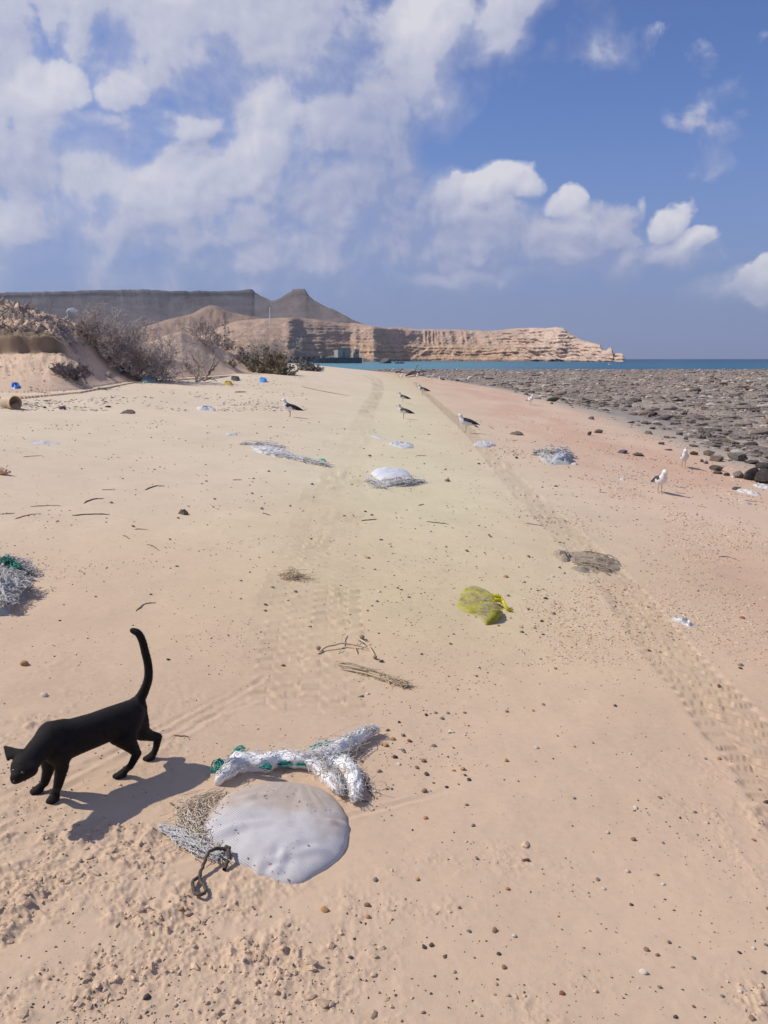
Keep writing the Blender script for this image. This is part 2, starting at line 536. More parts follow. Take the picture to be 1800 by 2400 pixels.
# ------------------------------------------------------------------ materials
def mat(name, col, rough=0.8, col2=None, vscale=8.0, bump=0.0, bscale=40.0, bdist=0.01, spec=0.3, detail=5, attr=None,
        transl=0.0, sheen=0.0, alpha=1.0, trans=0.0):
    m = bpy.data.materials.new(name); m.use_nodes = True
    nt = m.node_tree; g = G(nt)
    b = nt.nodes['Principled BSDF']
    b.inputs['Roughness'].default_value = rough
    b.inputs['Specular IOR Level'].default_value = spec
    tc = g.n('ShaderNodeTexCoord')
    src = tc.outputs['Object']
    if attr:
        at_ = g.n('ShaderNodeAttribute'); at_.attribute_name = attr
        c0 = at_.outputs['Color']
        nz = g.noise(src, vscale, detail, 0.6)
        c = g.mix(1.0, c0, g.ramp(nz, [(0.25, (0.8, 0.8, 0.8)), (0.75, (1.2, 1.2, 1.2))]), 'MULTIPLY')
        g.put(b.inputs['Base Color'], c)
    elif col2 is not None:
        nz = g.noise(src, vscale, detail, 0.6)
        g.put(b.inputs['Base Color'], g.ramp(nz, [(0.3, col), (0.7, col2)]))
    else:
        b.inputs['Base Color'].default_value = (*col, 1)
    if bump > 0:
        bp = g.n('ShaderNodeBump')
        bp.inputs['Strength'].default_value = bump
        bp.inputs['Distance'].default_value = bdist
        g.put(bp.inputs['Height'], g.noise(src, bscale, 6, 0.6))
        nt.links.new(bp.outputs[0], b.inputs['Normal'])
    if sheen: b.inputs['Sheen Weight'].default_value = sheen
    if trans: b.inputs['Transmission Weight'].default_value = trans
    if alpha < 1: b.inputs['Alpha'].default_value = alpha
    if transl > 0:
        out = nt.nodes['Material Output']
        tr = g.n('ShaderNodeBsdfTranslucent'); tr.inputs[0].default_value = (*col, 1)
        ms = g.n('ShaderNodeMixShader'); ms.inputs[0].default_value = transl
        nt.links.new(b.outputs[0], ms.inputs[1]); nt.links.new(tr.outputs[0], ms.inputs[2])
        nt.links.new(ms.outputs[0], out.inputs[0])
    return m

# ------------------------------------------------------------------ the lie of the land
SEA_Z = -1.3
_SY = np.array([-50, 0, 17, 33, 55, 90, 126, 160, 200, 260, 400])
_SX = np.array([9.2, 9.2, 9.0, 10.0, 10.2, 7.4, 3.6, -6.0, -20.0, -30, -54])
def shore_x(y): return np.interp(y, _SY, _SX)

def H0(x, y):
    x = np.asarray(x, float); y = np.asarray(y, float)
    xe = x + 9.7 - shore_x(y)
    z = 1.15 * np.tanh(-0.1 * (xe - 0.5) / 1.15)
    z = z - 0.30 * sstep(7.5, 13.0, xe)
    z = np.maximum(z, -1.16 - 0.05 * sstep(60, 160, y))
    sea = sstep(205, 226, y) * sstep(-0.150, -0.118, x / np.maximum(y, 1.0))
    z = z * (1 - sea) + (-3.0) * sea
    z = z - 2.0 * sstep(120, 220, x)
    return z

# bank and dunes on the left: photo column -> crest row, crest distance, foot distance
_BP = np.array([-600, -250, 0, 60, 120, 190, 260, 330, 400, 430, 480, 530, 580, 620, 660, 700], float)
_BC = np.array([660, 690, 702, 716, 737, 764, 802, 812, 788, 779, 796, 823, 843, 863, 873, 880], float)
_BR = np.array([24, 25, 26, 26, 26.5, 27.5, 31, 35, 39, 41, 44, 48, 52, 56, 60, 64], float)
_BF = np.array([16, 17, 18, 18.5, 19.5, 21, 24, 28, 31, 32, 35, 39, 44, 50, 55, 60], float)

def H1(x, y):
    x = np.asarray(x, float); y = np.asarray(y, float)
    yy = np.maximum(y, 0.5)
    r = yy
    # column of the photograph that a ground point lies on (its bearing)
    dcam = yy * FWD[1] + 0.2
    px = 900 + F * x / dcam
    cy = np.interp(px, _BP, _BC); rc = np.interp(px, _BP, _BR); rf = np.interp(px, _BP, _BF)
    zc = CAM_H + rc * np.tan(np.arctan((1200 - cy) / F) - R(PITCH))
    zf = H0(x * rf / yy, rf)
    t = (r - rf) / (rc - rf)
    prof = np.clip(t, 0, 1) ** 1.25
    prof = prof * (1.06 - 0.06 * prof)
    z = zf + (zc - zf) * np.where(t > 0, prof, 0)
    # eroded cut face in the left heap
    w = 1 - sstep(120, 185, px)
    rcut = 23.6 + 0.25 * perlin2(px / 60.0, px * 0 + 3.3, 5)
    zlow = zf + (1.62 - zf) * np.clip((r - rf) / (23.4 - rf), 0, 1) ** 1.2
    zup = 2.12 + (zc - 2.12) * np.clip((r - 23.7) / np.maximum(rc - 23.7, .5), 0, 1) ** 0.85
    zcut = zlow + (zup - zlow) * sstep(rcut, rcut + 0.13, r)
    z = z * (1 - w) + zcut * w
    back = np.maximum(t - 1, 0) * (rc - rf)
    z = z - 0.16 * back * sstep(0, 3, back)
    z = z - 6.0 * np.clip((px - 640) / 60.0, 0, 1)
    return np.where((t > -0.2) & (px < 705) & (x < 0), z, -9.0)

def HH(x, y): return np.maximum(H0(x, y), H1(x, y))

_TG = np.concatenate([np.geomspace(1.0, 14, 260), np.geomspace(14.05, 80, 420), np.geomspace(80.5, 420, 160)])
def at_many(px, py, fn=HH):
    px = np.atleast_1d(np.asarray(px, float)); py = np.atleast_1d(np.asarray(py, float))
    d = ray(px, py); d = d / d[:, 1:2]
    out = np.zeros((len(px), 3))
    for s in range(0, len(px), 2000):
        dd = d[s:s + 2000]
        Q = CAMP + dd[:, None, :] * _TG[None, :, None]
        g = Q[..., 2] - fn(Q[..., 0], Q[..., 1])
        hit = g < 0
        i = np.where(hit.any(1), hit.argmax(1), len(_TG) - 1)
        i = np.maximum(i, 1); k = np.arange(len(dd))
        a = g[k, i - 1]; b = g[k, i]
        t = _TG[i - 1] + (_TG[i] - _TG[i - 1]) * np.clip(a / (a - b + 1e-9), 0, 1)
        P = CAMP + dd * t[:, None]
        P[:, 2] = fn(P[:, 0], P[:, 1])
        out[s:s + 2000] = P
    return out
def at(px, py): return at_many([px], [py])[0]

# ---- sand relief: undulation, clods, tyre tracks
def px_path(pts, n): return smooth_path(at_many([p[0] for p in pts], [p[1] for p in pts]), n)
TRACKS = [  # (photo polyline, half width m, depth, lug pitch)
    ([(1990, 2060), (1800, 1790), (1736, 1725), (1671, 1638), (1562, 1519), (1443, 1367), (1302, 1226), (1204, 1128), (1128, 1041), (1085, 998), (998, 922), (971, 895)], 0.175, 0.027, 0.105),
    ([(648, 1705), (657, 1668), (672, 1580), (682, 1500), (703, 1363), (735, 1260), (765, 1172), (790, 1090), (825, 1031), (857, 955), (880, 917), (876, 893), (850, 879)], 0.15, 0.023, 0.13),
    ([(760, 1715), (778, 1650), (782, 1580), (790, 1500), (792, 1363), (805, 1260), (822, 1172), (835, 1090), (850, 1031), (872, 955), (892, 917), (890, 893), (866, 879)], 0.14, 0.023, 0.13),
    ([(585, 1668), (618, 1520), (650, 1390), (695, 1270), (722, 1180)], 0.11, 0.007, 0.13),
    ([(-30, 1940), (60, 1905), (160, 1852), (300, 1772)], 0.016, 0.007, 0),
    ([(-30, 1912), (60, 1872), (150, 1825)], 0.014, 0.006, 0),
    ([(-30, 1975), (50, 1930), (130, 1885)], 0.018, 0.007, 0),
    ([(0, 1868), (70, 1838), (200, 1790)], 0.012, 0.004, 0),
    ([(180, 2030), (330, 2035), (470, 2000)], 0.012, 0.006, 0),
]
_TRK = [(px_path(p, 240), hw, dp, lp) for (p, hw, dp, lp) in TRACKS]

def track_field(x, y):
    """height change, track mask"""
    dz = np.zeros_like(x); mask = np.zeros_like(x)
    for ti, (P, hw, dp, lp) in enumerate(_TRK):
        s0 = np.concatenate([[0], np.cumsum(np.linalg.norm(np.diff(P[:, :2], axis=0), axis=1))])
        best = np.full(x.shape, 1e9); U = np.zeros_like(x); S = np.zeros_like(x)
        lim = 0.9
        for i in range(len(P) - 1):
            a = P[i, :2]; b = P[i + 1, :2]
            lo = np.minimum(a, b) - lim; hi = np.maximum(a, b) + lim
            w = np.nonzero((x > lo[0]) & (x < hi[0]) & (y > lo[1]) & (y < hi[1]))[0]
            if not len(w): continue
            ba = b - a; L = np.linalg.norm(ba) + 1e-9
            qx = x[w] - a[0]; qy = y[w] - a[1]
            t = np.clip((qx * ba[0] + qy * ba[1]) / L ** 2, 0, 1)
            ex = qx - t * ba[0]; ey = qy - t * ba[1]
            dd = np.hypot(ex, ey)
            m = dd < best[w]
            w = w[m]
            best[w] = dd[m]
            U[w] = ((ba[0] * ey - ba[1] * ex)[m]) / L
            S[w] = s0[i] + t[m] * L
        near = best < lim
        u = U[near] / hw; s = S[near]; xx = x[near]; yy = y[near]
        if lp == 0:
            un = u + .5 * perlin2(xx * 14, yy * 14, 90 + ti)
            dz[near] += .45 * (-dp * np.exp(-un ** 2 * 1.5) + dp * .5 * np.exp(-((np.abs(un) - 1.9) / .6) ** 2)) * (.5 + .5 * sstep(-.2, .2, perlin2(xx * 6, yy * 6, 95)))
            continue
        inside = 1 - sstep(0.88, 1.08, np.abs(u))
        berm = np.exp(-((np.abs(u) - 1.15) / 0.16) ** 2)
        r = np.hypot(xx, yy)
        fade = 0.35 + 0.65 * sstep(-0.25, 0.35, fbm2(xx * 0.9, yy * 0.9, 3, 40 + ti))
        tot = s0[-1]
        fade = fade * sstep(0, .5, s)
        if ti > 0: fade = fade * (0.55 + 0.45 * sstep(-0.2, 0.2, fbm2(xx * 1.7, yy * 1.7, 3, 60 + ti)))
        if ti == 0: fade = 0.75 + 0.25 * fade
        if ti in (1, 2): fade = fade * (1 - 0.5 * sstep(9.0, 11.5, yy) * (1 - sstep(18, 23, yy)))
        us = u + .12 * perlin2(xx * 5, yy * 5, 81)
        zig = -.24 * sstep(-.55, -.25, us) - .24 * sstep(.10, .40, us)
        ph = s / lp + zig + 0.13 * perlin2(xx * 5, yy * 5, 77)
        saw = ph - np.floor(ph)
        kk = np.floor(ph).astype(np.int64)
        amp = .45 + .55 * _hash(kk, (us > -.1).astype(np.int64), kk * 0 + ti, 5).astype(float) / 4294967296.0
        lug = sstep(0.0, 0.07, saw) * (1 - sstep(0.15, 0.9, saw)) * amp
        rib = .7 + .3 * sstep(0.0, 0.06, np.abs(np.abs(us) - .45))
        if ti == 0: h = inside * (-dp * 0.42 + dp * 0.85 * lug * rib) + berm * dp * 0.06
        else: h = inside * (-dp * 0.25 + dp * 0.95 * lug * rib * (.6 + .4 * sstep(-.3, .2, perlin2(xx * 5, yy * 5, 79))))
        dz[near] += h * fade
        mask[near] = np.maximum(mask[near], inside * fade)
    return dz, mask

_CL = [  # churned sand patches: photo centre, radii in metres, weight
    ((60, 2130), .42, .22, 1.0), ((330, 2080), .30, .14, .9), ((330, 2160), .22, .12, .8), ((640, 2180), .22, .10, 1.0), ((120, 2280), .35, .12, .9),
    ((470, 2230), .3, .1, .55), ((600, 2330), .35, .1, .45), ((80, 1990), .3, .12, .6), ((250, 1960), .25, .1, .8), ((380, 1700), .2, .2, .35), ((60, 1720), .2, .2, .5),
    ((560, 2060), .12, .06, .8), ((1050, 2060), .10, .06, .45), ((960, 2120), .10, .08, .5), ((1250, 2030), .16, .06, .35), ((1380, 2370), .16, .05, .5), ((1760, 2370), .10, .06, .6),
    ((150, 1560), .15, .1, .25), ((700, 1900), .15, .2, .25), ((1720, 1900), .2, .25, .4)]
_CLP = [(at(*c)[:2], a, b, w) for (c, a, b, w) in _CL]

def churn(x, y):
    m = np.zeros_like(x)
    for (c, a, b, w) in _CLP:
        m = np.maximum(m, w * np.exp(-(((x - c[0]) / a) ** 2 + ((y - c[1]) / (b * 1.6)) ** 2) * 0.8))
    return m

def undul(x, y):
    r = np.hypot(x, y)
    return 0.010 * fbm2(x * 0.9, y * 0.9, 3, 3) + 0.02 * fbm2(x * 0.25, y * 0.25, 2, 9) * sstep(4, 12, r)

def reef_in(x, y, xe):
    n = fbm2(x * .28, y * .13, 4, 61)
    return sstep(9.0, 10.6, xe + 2.6 * n) * (1 - .9 * sstep(.10, .26, fbm2(x * .33 + 7, y * .10, 3, 63)) * (1 - sstep(13, 19, xe)))

def sand_relief(x, y):
    r = np.hypot(x, y)
    xe = x + 9.7 - shore_x(y)
    reef = reef_in(x, y, xe)
    dz = undul(x, y)
    near = 1 - sstep(7, 14, r)
    fine = 0.0022 * fbm2(x * 7, y * 7, 3, 21) + 0.0035 * np.maximum(fbm2(x * 4, y * 9, 3, 25) - 0.12, 0)
    dz = dz + near * fine * (1 - reef)
    cm = churn(x, y) * sstep(-0.35, 0.25, fbm2(x * 4.5, y * 4.5, 3, 33))
    n1 = fbm2(x * 13, y * 13, 3, 35); n2 = ridged2(x * 26, y * 26, 3, 37)
    n3 = fbm2(x * 30, y * 30, 3, 38)
    clod = 0.036 * np.maximum(n1 + 0.05, 0) ** 1.25 + 0.012 * np.maximum(n2 - 0.1, 0) + 0.016 * np.maximum(n3, 0) + 0.004 * perlin2(x * 85, y * 85, 39)
    dz = dz + cm * (clod - 0.006)
    # old soft prints
    pr = fbm2(x * 2.6, y * 3.4, 2, 51)
    dz = dz - 0.0025 * sstep(0.25, 0.55, pr) * near
    rr = fbm2(x * 1.2, y * 1.2, 4, 71); r2 = ridged2(x * 2.5, y * 2.5, 3, 73)
    dz = dz + reef * (0.10 * rr + 0.05 * r2 + 0.12 * fbm2(x * .3, y * .3, 2, 75)) * sstep(8.5, 12, xe)
    return dz, reef, cm

C_SAND = np.array([0.634, 0.460, 0.312])

def sand_colour(x, y, reef, cm, tr):
    r = np.hypot(x, y)
    xe = x + 9.7 - shore_x(y)
    n = fbm2(x * 0.35, y * 0.22, 4, 101)[:, None]
    n2 = fbm2(x * 1.6, y * 1.1, 4, 103)[:, None]
    c = C_SAND * (1 + 0.10 * n + 0.07 * n2)
    # sand turns rosier towards the shell grit on the shore side, greener-buff along the wheel line
    grit = sstep(0.6, 4.5, x + 0.03 * y)[:, None] * (1 - sstep(7.5, 9.0, xe))[:, None]
    c = c * (1 + grit * (np.array([.93, .83, .81]) - 1))
    buff = np.exp(-((x - 0.2 - 0.02 * y) / 1.6) ** 2)[:, None] * sstep(2.8, 5, y)[:, None]
    c = c * (1 + buff * (np.array([.98, 1.05, .96]) - 1))
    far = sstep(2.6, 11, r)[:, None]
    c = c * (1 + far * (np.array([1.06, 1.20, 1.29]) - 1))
    redn = fbm2(x * .5 + 3, y * .16, 4, 107)
    red = (sstep(0.02, 0.38, redn + 0.25 * np.exp(-((xe - 6.2) / 2.2) ** 2)) * np.exp(-((xe - 5.8) / 2.6) ** 2))[:, None] * 0.55
    c = c * (1 - red) + red * np.array([0.56, 0.34, 0.235]) * (1 + 0.15 * n2)
    # damp grey strip where sand meets the reef
    damp = (sstep(7.2, 8.8, xe + 0.5 * n[:, 0]) * sstep(6, 14, y))[:, None]
    c = c * (1 - 0.75 * damp) + 0.75 * damp * np.array([0.36, 0.30, 0.25])
    # wet hollows between the stones
    wp = at(1545, 986); wn = fbm2(x * .6, y * .25, 3, 121)
    wet = (np.exp(-(((x - wp[0]) / 2.6) ** 2 + ((y - wp[1]) / 5.5) ** 2)) > .45 + .5 * wn).astype(float)[:, None] * sstep(7.0, 8.5, xe)[:, None]
    c = c * (1 - wet * .7) + wet * .7 * np.array([.27, .245, .225])
    # wheel tracks show the darker moist sand
    t = (tr * (0.38 + 0.62 * sstep(14, 22, y)))[:, None]
    c = c * (1 - t * 0.75) + t * 0.75 * np.array([0.455, 0.345, 0.225])
    c = c * (1 - 0.10 * cm[:, None])
    rk = fbm2(x * .9, y * .5, 5, 111)[:, None]; rk2 = fbm2(x * .12, y * .07, 3, 113)[:, None]
    stone = np.array([0.265, 0.218, 0.18]) * (1 + 0.55 * rk + 0.35 * rk2)
    stone = stone + sstep(0.1, .4, rk2) * np.array([-.02, 0.0, -.02])
    c = c * (1 - reef[:, None]) + reef[:, None] * np.clip(stone, .05, 1)
    return np.clip(c, 0.02, 0.95)

def sand_material(name, bump=0.35, vein=True):
    m = bpy.data.materials.new(name); m.use_nodes = True
    nt = m.node_tree; g = G(nt); b = nt.nodes['Principled BSDF']
    b.inputs['Roughness'].default_value = 0.95
    b.inputs['Specular IOR Level'].default_value = 0.12
    at_ = g.n('ShaderNodeAttribute'); at_.attribute_name = 'Col'
    tc = g.n('ShaderNodeTexCoord'); P = tc.outputs['Object']
    n1 = g.noise(P, 240.0, 3, 0.6); n2 = g.noise(P, 34.0, 5, 0.62); n3 = g.noise(P, 3.2, 5, 0.6)
    f = g.m('ADD', g.m('ADD', g.m('MULTIPLY', n1, 0.16), g.m('MULTIPLY', n2, 0.20)), g.m('ADD', g.m('MULTIPLY', n3, 0.16), 0.74))
    c = g.v('SCALE', at_.outputs['Color'], None); c.node.inputs['Scale'].default_value = 1
    g.put(c.node.inputs['Scale'], f)
    # scattered dark grains and shell crumbs
    vo = g.n('ShaderNodeTexVoronoi'); vo.inputs['Scale'].default_value = 22.0; g.put(vo.inputs['Vector'], P)
    sepc = g.n('ShaderNodeSeparateColor'); g.put(sepc.inputs[0], vo.outputs['Color'])
    patch = g.maprange(g.noise(P, 1.3, 3, 0.6), 0.42, 0.72, 0.02, 0.20)
    keep = g.m('LESS_THAN', sepc.outputs[0], patch)
    rad = g.m('MULTIPLY_ADD', sepc.outputs[1], 0.07, 0.03)
    dot = g.m('MULTIPLY', keep, g.m('LESS_THAN', vo.outputs['Distance'], rad))
    spot = g.ramp(sepc.outputs[2], [(0.0, (0.09, 0.06, 0.045)), (0.45, (0.20, 0.12, 0.07)), (0.8, (0.32, 0.17, 0.09)), (1.0, (0.62, 0.55, 0.46))])
    c2 = g.mix(g.m('MULTIPLY', dot, 0.8), c, spot)
    g.put(b.inputs['Base Color'], c2)
    bp = g.n('ShaderNodeBump'); bp.inputs['Strength'].default_value = bump; bp.inputs['Distance'].default_value = 0.004
    h = g.m('ADD', g.m('MULTIPLY', n1, 0.35), g.m('ADD', n2, g.m('MULTIPLY', dot, 0.6)))
    g.put(bp.inputs['Height'], h)
    nt.links.new(bp.outputs[0], b.inputs['Normal'])
    return m
M_SAND = sand_material('beach_sand')

def build_ground():
    th = np.radians(np.concatenate([np.arange(-180, -40, 6.0), np.linspace(-38, 38, 840), np.arange(42, 180, 6.0)]))
    inv = np.concatenate([np.arange(1 / 1.2, 1 / 2.1, -0.0013), np.arange(1 / 2.1, 1 / 9.0, -0.00078), np.arange(1 / 9.0, 1 / 46.0, -0.00125)])
    r = np.concatenate([[0.02, 0.35, 0.7, 0.95, 1.1], 1 / inv, np.geomspace(46.6, 230, 90), np.geomspace(245, 1700, 14)])
    T, Rr = np.meshgrid(th, r)
    x = (Rr * np.sin(T)).ravel(); y = (Rr * np.cos(T)).ravel()
    dz, reef, cm = sand_relief(x, y)
    tz, tm = track_field(x, y)
    z = H0(x, y) + dz + tz
    V = np.stack([x, y, z], 1)
    Fc = grid_faces(len(r), len(th), wrap=True)[:, ::-1]
    me = mesh_np('beach', V, Fc)
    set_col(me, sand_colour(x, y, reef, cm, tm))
    tag(link('beach', me, M_SAND), kind='structure')

def HG(x, y):
    """ground height with the visible relief, for seating things"""
    x = np.atleast_1d(np.asarray(x, float)); y = np.atleast_1d(np.asarray(y, float))
    dz, _, _ = sand_relief(x, y)
    tz, _ = track_field(x, y)
    return np.maximum(H0(x, y) + dz + tz, bank_h(x, y)[0])

def bank_h(x, y):
    h1 = H1(x, y)
    px = 900 + F * x / (np.maximum(y, .5) * FWD[1] + 0.2)
    up = h1 - H0(x, y)
    k = sstep(0.02, 0.5, up)
    heap = (1 - sstep(150, 235, px)) * sstep(23.7, 24.2, y)
    n = fbm2(x * 1.1, y * 1.1, 4, 201); n2 = ridged2(x * 2.6, y * 2.6, 4, 203); n3 = fbm2(x * 6, y * 6, 3, 205)
    dz = k * (0.10 * n + 0.03 * n3) + heap * (0.20 * n2 + 0.10 * n3 - 0.05)
    gul = ridged2(px / 40.0 + y * .05, y * 0.25, 3, 207)
    dz = dz + k * 0.05 * gul * (1 - heap)
    return h1 + dz, heap, k, px

def build_bank():
    pxs = np.linspace(-520, 703, 640)
    rs = np.concatenate([np.linspace(15.5, 23.2, 60), np.linspace(23.25, 24.2, 34), np.linspace(24.3, 48, 190), np.linspace(48.3, 66, 46), np.linspace(67, 95, 14)])
    A, Rr = np.meshgrid(pxs, rs)
    y = Rr.ravel(); x = ((A - 900) / F * (Rr * FWD[1] + 0.2)).ravel()
    z, heap, k, px = bank_h(x, y)
    h0 = H0(x, y)
    z = np.where(z < h0 - 0.3, h0 - 0.3, z)
    z = np.where(z < h0 + 0.02, z - 0.03, z)
    V = np.stack([x, y, z], 1)
    me = mesh_np('sand_bank', V, grid_faces(len(rs), len(pxs)))
    n = fbm2(x * .8, y * .8, 4, 211)[:, None]; n2 = fbm2(x * 3, y * 3, 3, 213)[:, None]
    c = C_SAND * np.array([1.06, 1.06, 1.08]) * (1 + .1 * n + .06 * n2)
    deb = (heap * sstep(-0.35, .15, n[:, 0] + .4 * n2[:, 0]))[:, None]
    c = c * (1 - deb) + deb * np.array([0.21, 0.165, 0.155]) * (1 + .5 * n2)
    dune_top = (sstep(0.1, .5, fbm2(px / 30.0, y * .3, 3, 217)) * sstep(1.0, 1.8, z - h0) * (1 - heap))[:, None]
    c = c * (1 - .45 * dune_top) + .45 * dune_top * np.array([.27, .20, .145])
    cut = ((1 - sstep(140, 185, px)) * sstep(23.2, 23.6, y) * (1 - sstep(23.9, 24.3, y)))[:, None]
    c = c * (1 - cut) + cut * np.array([.25, .185, .125]) * (1 + .3 * n2)  # cut face colour lowered to paint in the shade it lies in
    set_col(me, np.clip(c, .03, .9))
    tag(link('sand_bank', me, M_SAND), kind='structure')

build_ground()
build_bank()

# ------------------------------------------------------------------ sea
def build_sea():
    m = bpy.data.materials.new('sea_water'); m.use_nodes = True
    nt = m.node_tree; g = G(nt); b = nt.nodes['Principled BSDF']
    tc = g.n('ShaderNodeTexCoord'); P = tc.outputs['Object']
    x, y, z = g.sep(P)
    dist = g.m('SQRT', g.m('MULTIPLY_ADD', x, x, g.m('MULTIPLY', y, y)))
    shoal = g.maprange(dist, 230.0, 1500.0)
    bay = g.maprange(g.m('DIVIDE', x, y), -0.02, 0.30)
    deep = g.mix(shoal, (0.014, 0.105, 0.165, 1), (0.006, 0.045, 0.085, 1))
    shal = g.mix(shoal, (0.075, 0.24, 0.28, 1), (0.022, 0.12, 0.18, 1))
    c = g.mix(bay, shal, deep)
    nz = g.noise(g.v('MULTIPLY', P, (0.004, 0.022, 0.01)), 1.0, 4, 0.6)
    c = g.mix(1.0, c, g.ramp(nz, [(0.3, (0.85, 0.85, 0.85)), (0.7, (1.15, 1.15, 1.15))]), 'MULTIPLY')
    g.put(b.inputs['Base Color'], c)
    b.inputs['Roughness'].default_value = 0.32
    b.inputs['IOR'].default_value = 1.33
    b.inputs['Specular IOR Level'].default_value = 0.22
    bp = g.n('ShaderNodeBump'); bp.inputs['Strength'].default_value = 0.7; bp.inputs['Distance'].default_value = 0.5
    g.put(bp.inputs['Height'], g.noise(g.v('MULTIPLY', P, (0.12, 0.4, 0.3)), 1.0, 5, 0.6))
    nt.links.new(bp.outputs[0], b.inputs['Normal'])
    xs = np.concatenate([[-9000, -3000, -1000], np.linspace(-400, 500, 19), [1000, 3000, 9000]])
    ys = np.concatenate([[120, 160], np.linspace(200, 600, 9), [900, 1500, 3000, 6000, 11000]])
    X, Y = np.meshgrid(xs, ys)
    V = np.stack([X.ravel(), Y.ravel(), np.full(X.size, SEA_Z)], 1)
    tag(link('sea', mesh_np('sea', V, grid_faces(len(ys), len(xs))), m), kind='structure')
build_sea()

# ------------------------------------------------------------------ hills
def hill(name, cols, rows, crest, foot_r, depth, prof, rough, colour, seed, back=True):
    """ridge sheet: bearing columns, from the foot on the water up to the crest and down the back"""
    px = np.linspace(cols[0], cols[1], cols[2])
    t = np.concatenate([np.linspace(0, 1, rows), np.linspace(1.03, 1.8, 14)])
    PX, T = np.meshgrid(px, t)
    cy = np.interp(PX, [c[0] for c in crest], [c[1] for c in crest])
    rf = np.interp(PX, [c[0] for c in foot_r], [c[1] for c in foot_r])
    dp = np.interp(PX, [c[0] for c in depth], [c[1] for c in depth])
    if seed == 3:
        fw = max(1, int(20 / (px[1] - px[0]))); kf = np.hanning(2 * fw + 3); kf /= kf.sum()
        rr = np.convolve(np.pad(rf[0], fw + 1, mode='edge'), kf, mode='valid')
        rr = rr + (7 * perlin2(px / 40., px * 0 + 1.7, 351) + 2.5 * perlin2(px / 14., px * 0 + 4.1, 352)) * (1 - sstep(860, 960, px))
        rf = np.broadcast_to(rr, PX.shape)
    rc = rf + dp
    elev = np.arctan((1200 - cy) / F) - R(PITCH)
    zc = CAM_H + rc * np.tan(elev)
    if seed == 1: zc = zc + (2.6 * fbm2(PX / 16., PX * 0 + 2.2, 4, 361) + .5 * np.sign(perlin2(PX / 37., PX * 0 + .7, 362)))
    row = zc[0].copy()
    kw = max(1, int((45 if seed == 1 else 22) / (px[1] - px[0])))
    kern = np.hanning(2 * kw + 3); kern /= kern.sum()
    soft = np.convolve(np.pad(row, kw + 1, mode='edge'), kern, mode='valid')
    w3 = np.where(T < 1, np.clip(T, 0, 1) ** (7 if seed == 1 else 4), 1.0)
    zc_top = zc.copy()
    zc = soft[None, :] * (1 - w3) + zc * w3
    Tn = np.where(T < 1, np.clip(T + np.clip(T * (1 - T) * 4, 0, 1) * .10 * fbm2(PX / 34., T * 1.5, 3, seed * 31), 0, 1), T)
    zt = np.interp(Tn, prof[:, 0], prof[:, 1])         # height fraction
    rt = np.interp(Tn, prof[:, 0], prof[:, 2])         # radial fraction
    if seed == 3:
        lw = .75 * (1 - sstep(760, 930, PX)) * (T < 1)
        zt = zt * (1 - lw) + lw * (T ** .85); rt = rt * (1 - lw) + lw * T
    r = rf + dp * rt
    z = SEA_Z - 1.0 + (zc - SEA_Z + 1.0) * zt
    z = np.where(T < 1, np.minimum(z, zc_top - (1 - T) * (22 if seed == 1 else 9)), z)
    dr, dzz = rough(PX, T, r, z, zt)
    r = r + dr; z = z + dzz
    r = r / 1.0
    x = (PX - 900) / F * (r * FWD[1] + 0.2)
    y = r
    V = np.stack([x.ravel(), y.ravel(), z.ravel()], 1)
    me = mesh_np(name, V, grid_faces(len(t), len(px)), smooth=True)
    set_col(me, np.clip(colour(PX, T, r, z, zt).reshape(-1, 3), .02, .9))
    return me

def hill_mat(name, bscale, bdist, bump=0.8):
    m = bpy.data.materials.new(name); m.use_nodes = True
    nt = m.node_tree; g = G(nt); b = nt.nodes['Principled BSDF']
    b.inputs['Roughness'].default_value = 0.95; b.inputs['Specular IOR Level'].default_value = 0.1
    a = g.n('ShaderNodeAttribute'); a.attribute_name = 'Col'
    P = g.n('ShaderNodeTexCoord').outputs['Object']
    n = g.noise(P, bscale, 6, 0.65)
    c = g.mix(1.0, a.outputs['Color'], g.ramp(n, [(0.3, (0.78, 0.76, 0.74)), (0.7, (1.18, 1.18, 1.18))]), 'MULTIPLY')
    g.put(b.inputs['Base Color'], c)
    bp = g.n('ShaderNodeBump'); bp.inputs['Strength'].default_value = bump; bp.inputs['Distance'].default_value = bdist
    strata = g.noise(g.v('MULTIPLY', P, (0.02, 0.02, 0.6)), bscale * 4, 4, 0.6)
    g.put(bp.inputs['Height'], g.m('ADD', n, g.m('MULTIPLY', strata, 0.5)))
    nt.links.new(bp.outputs[0], b.inputs['Normal'])
    return m

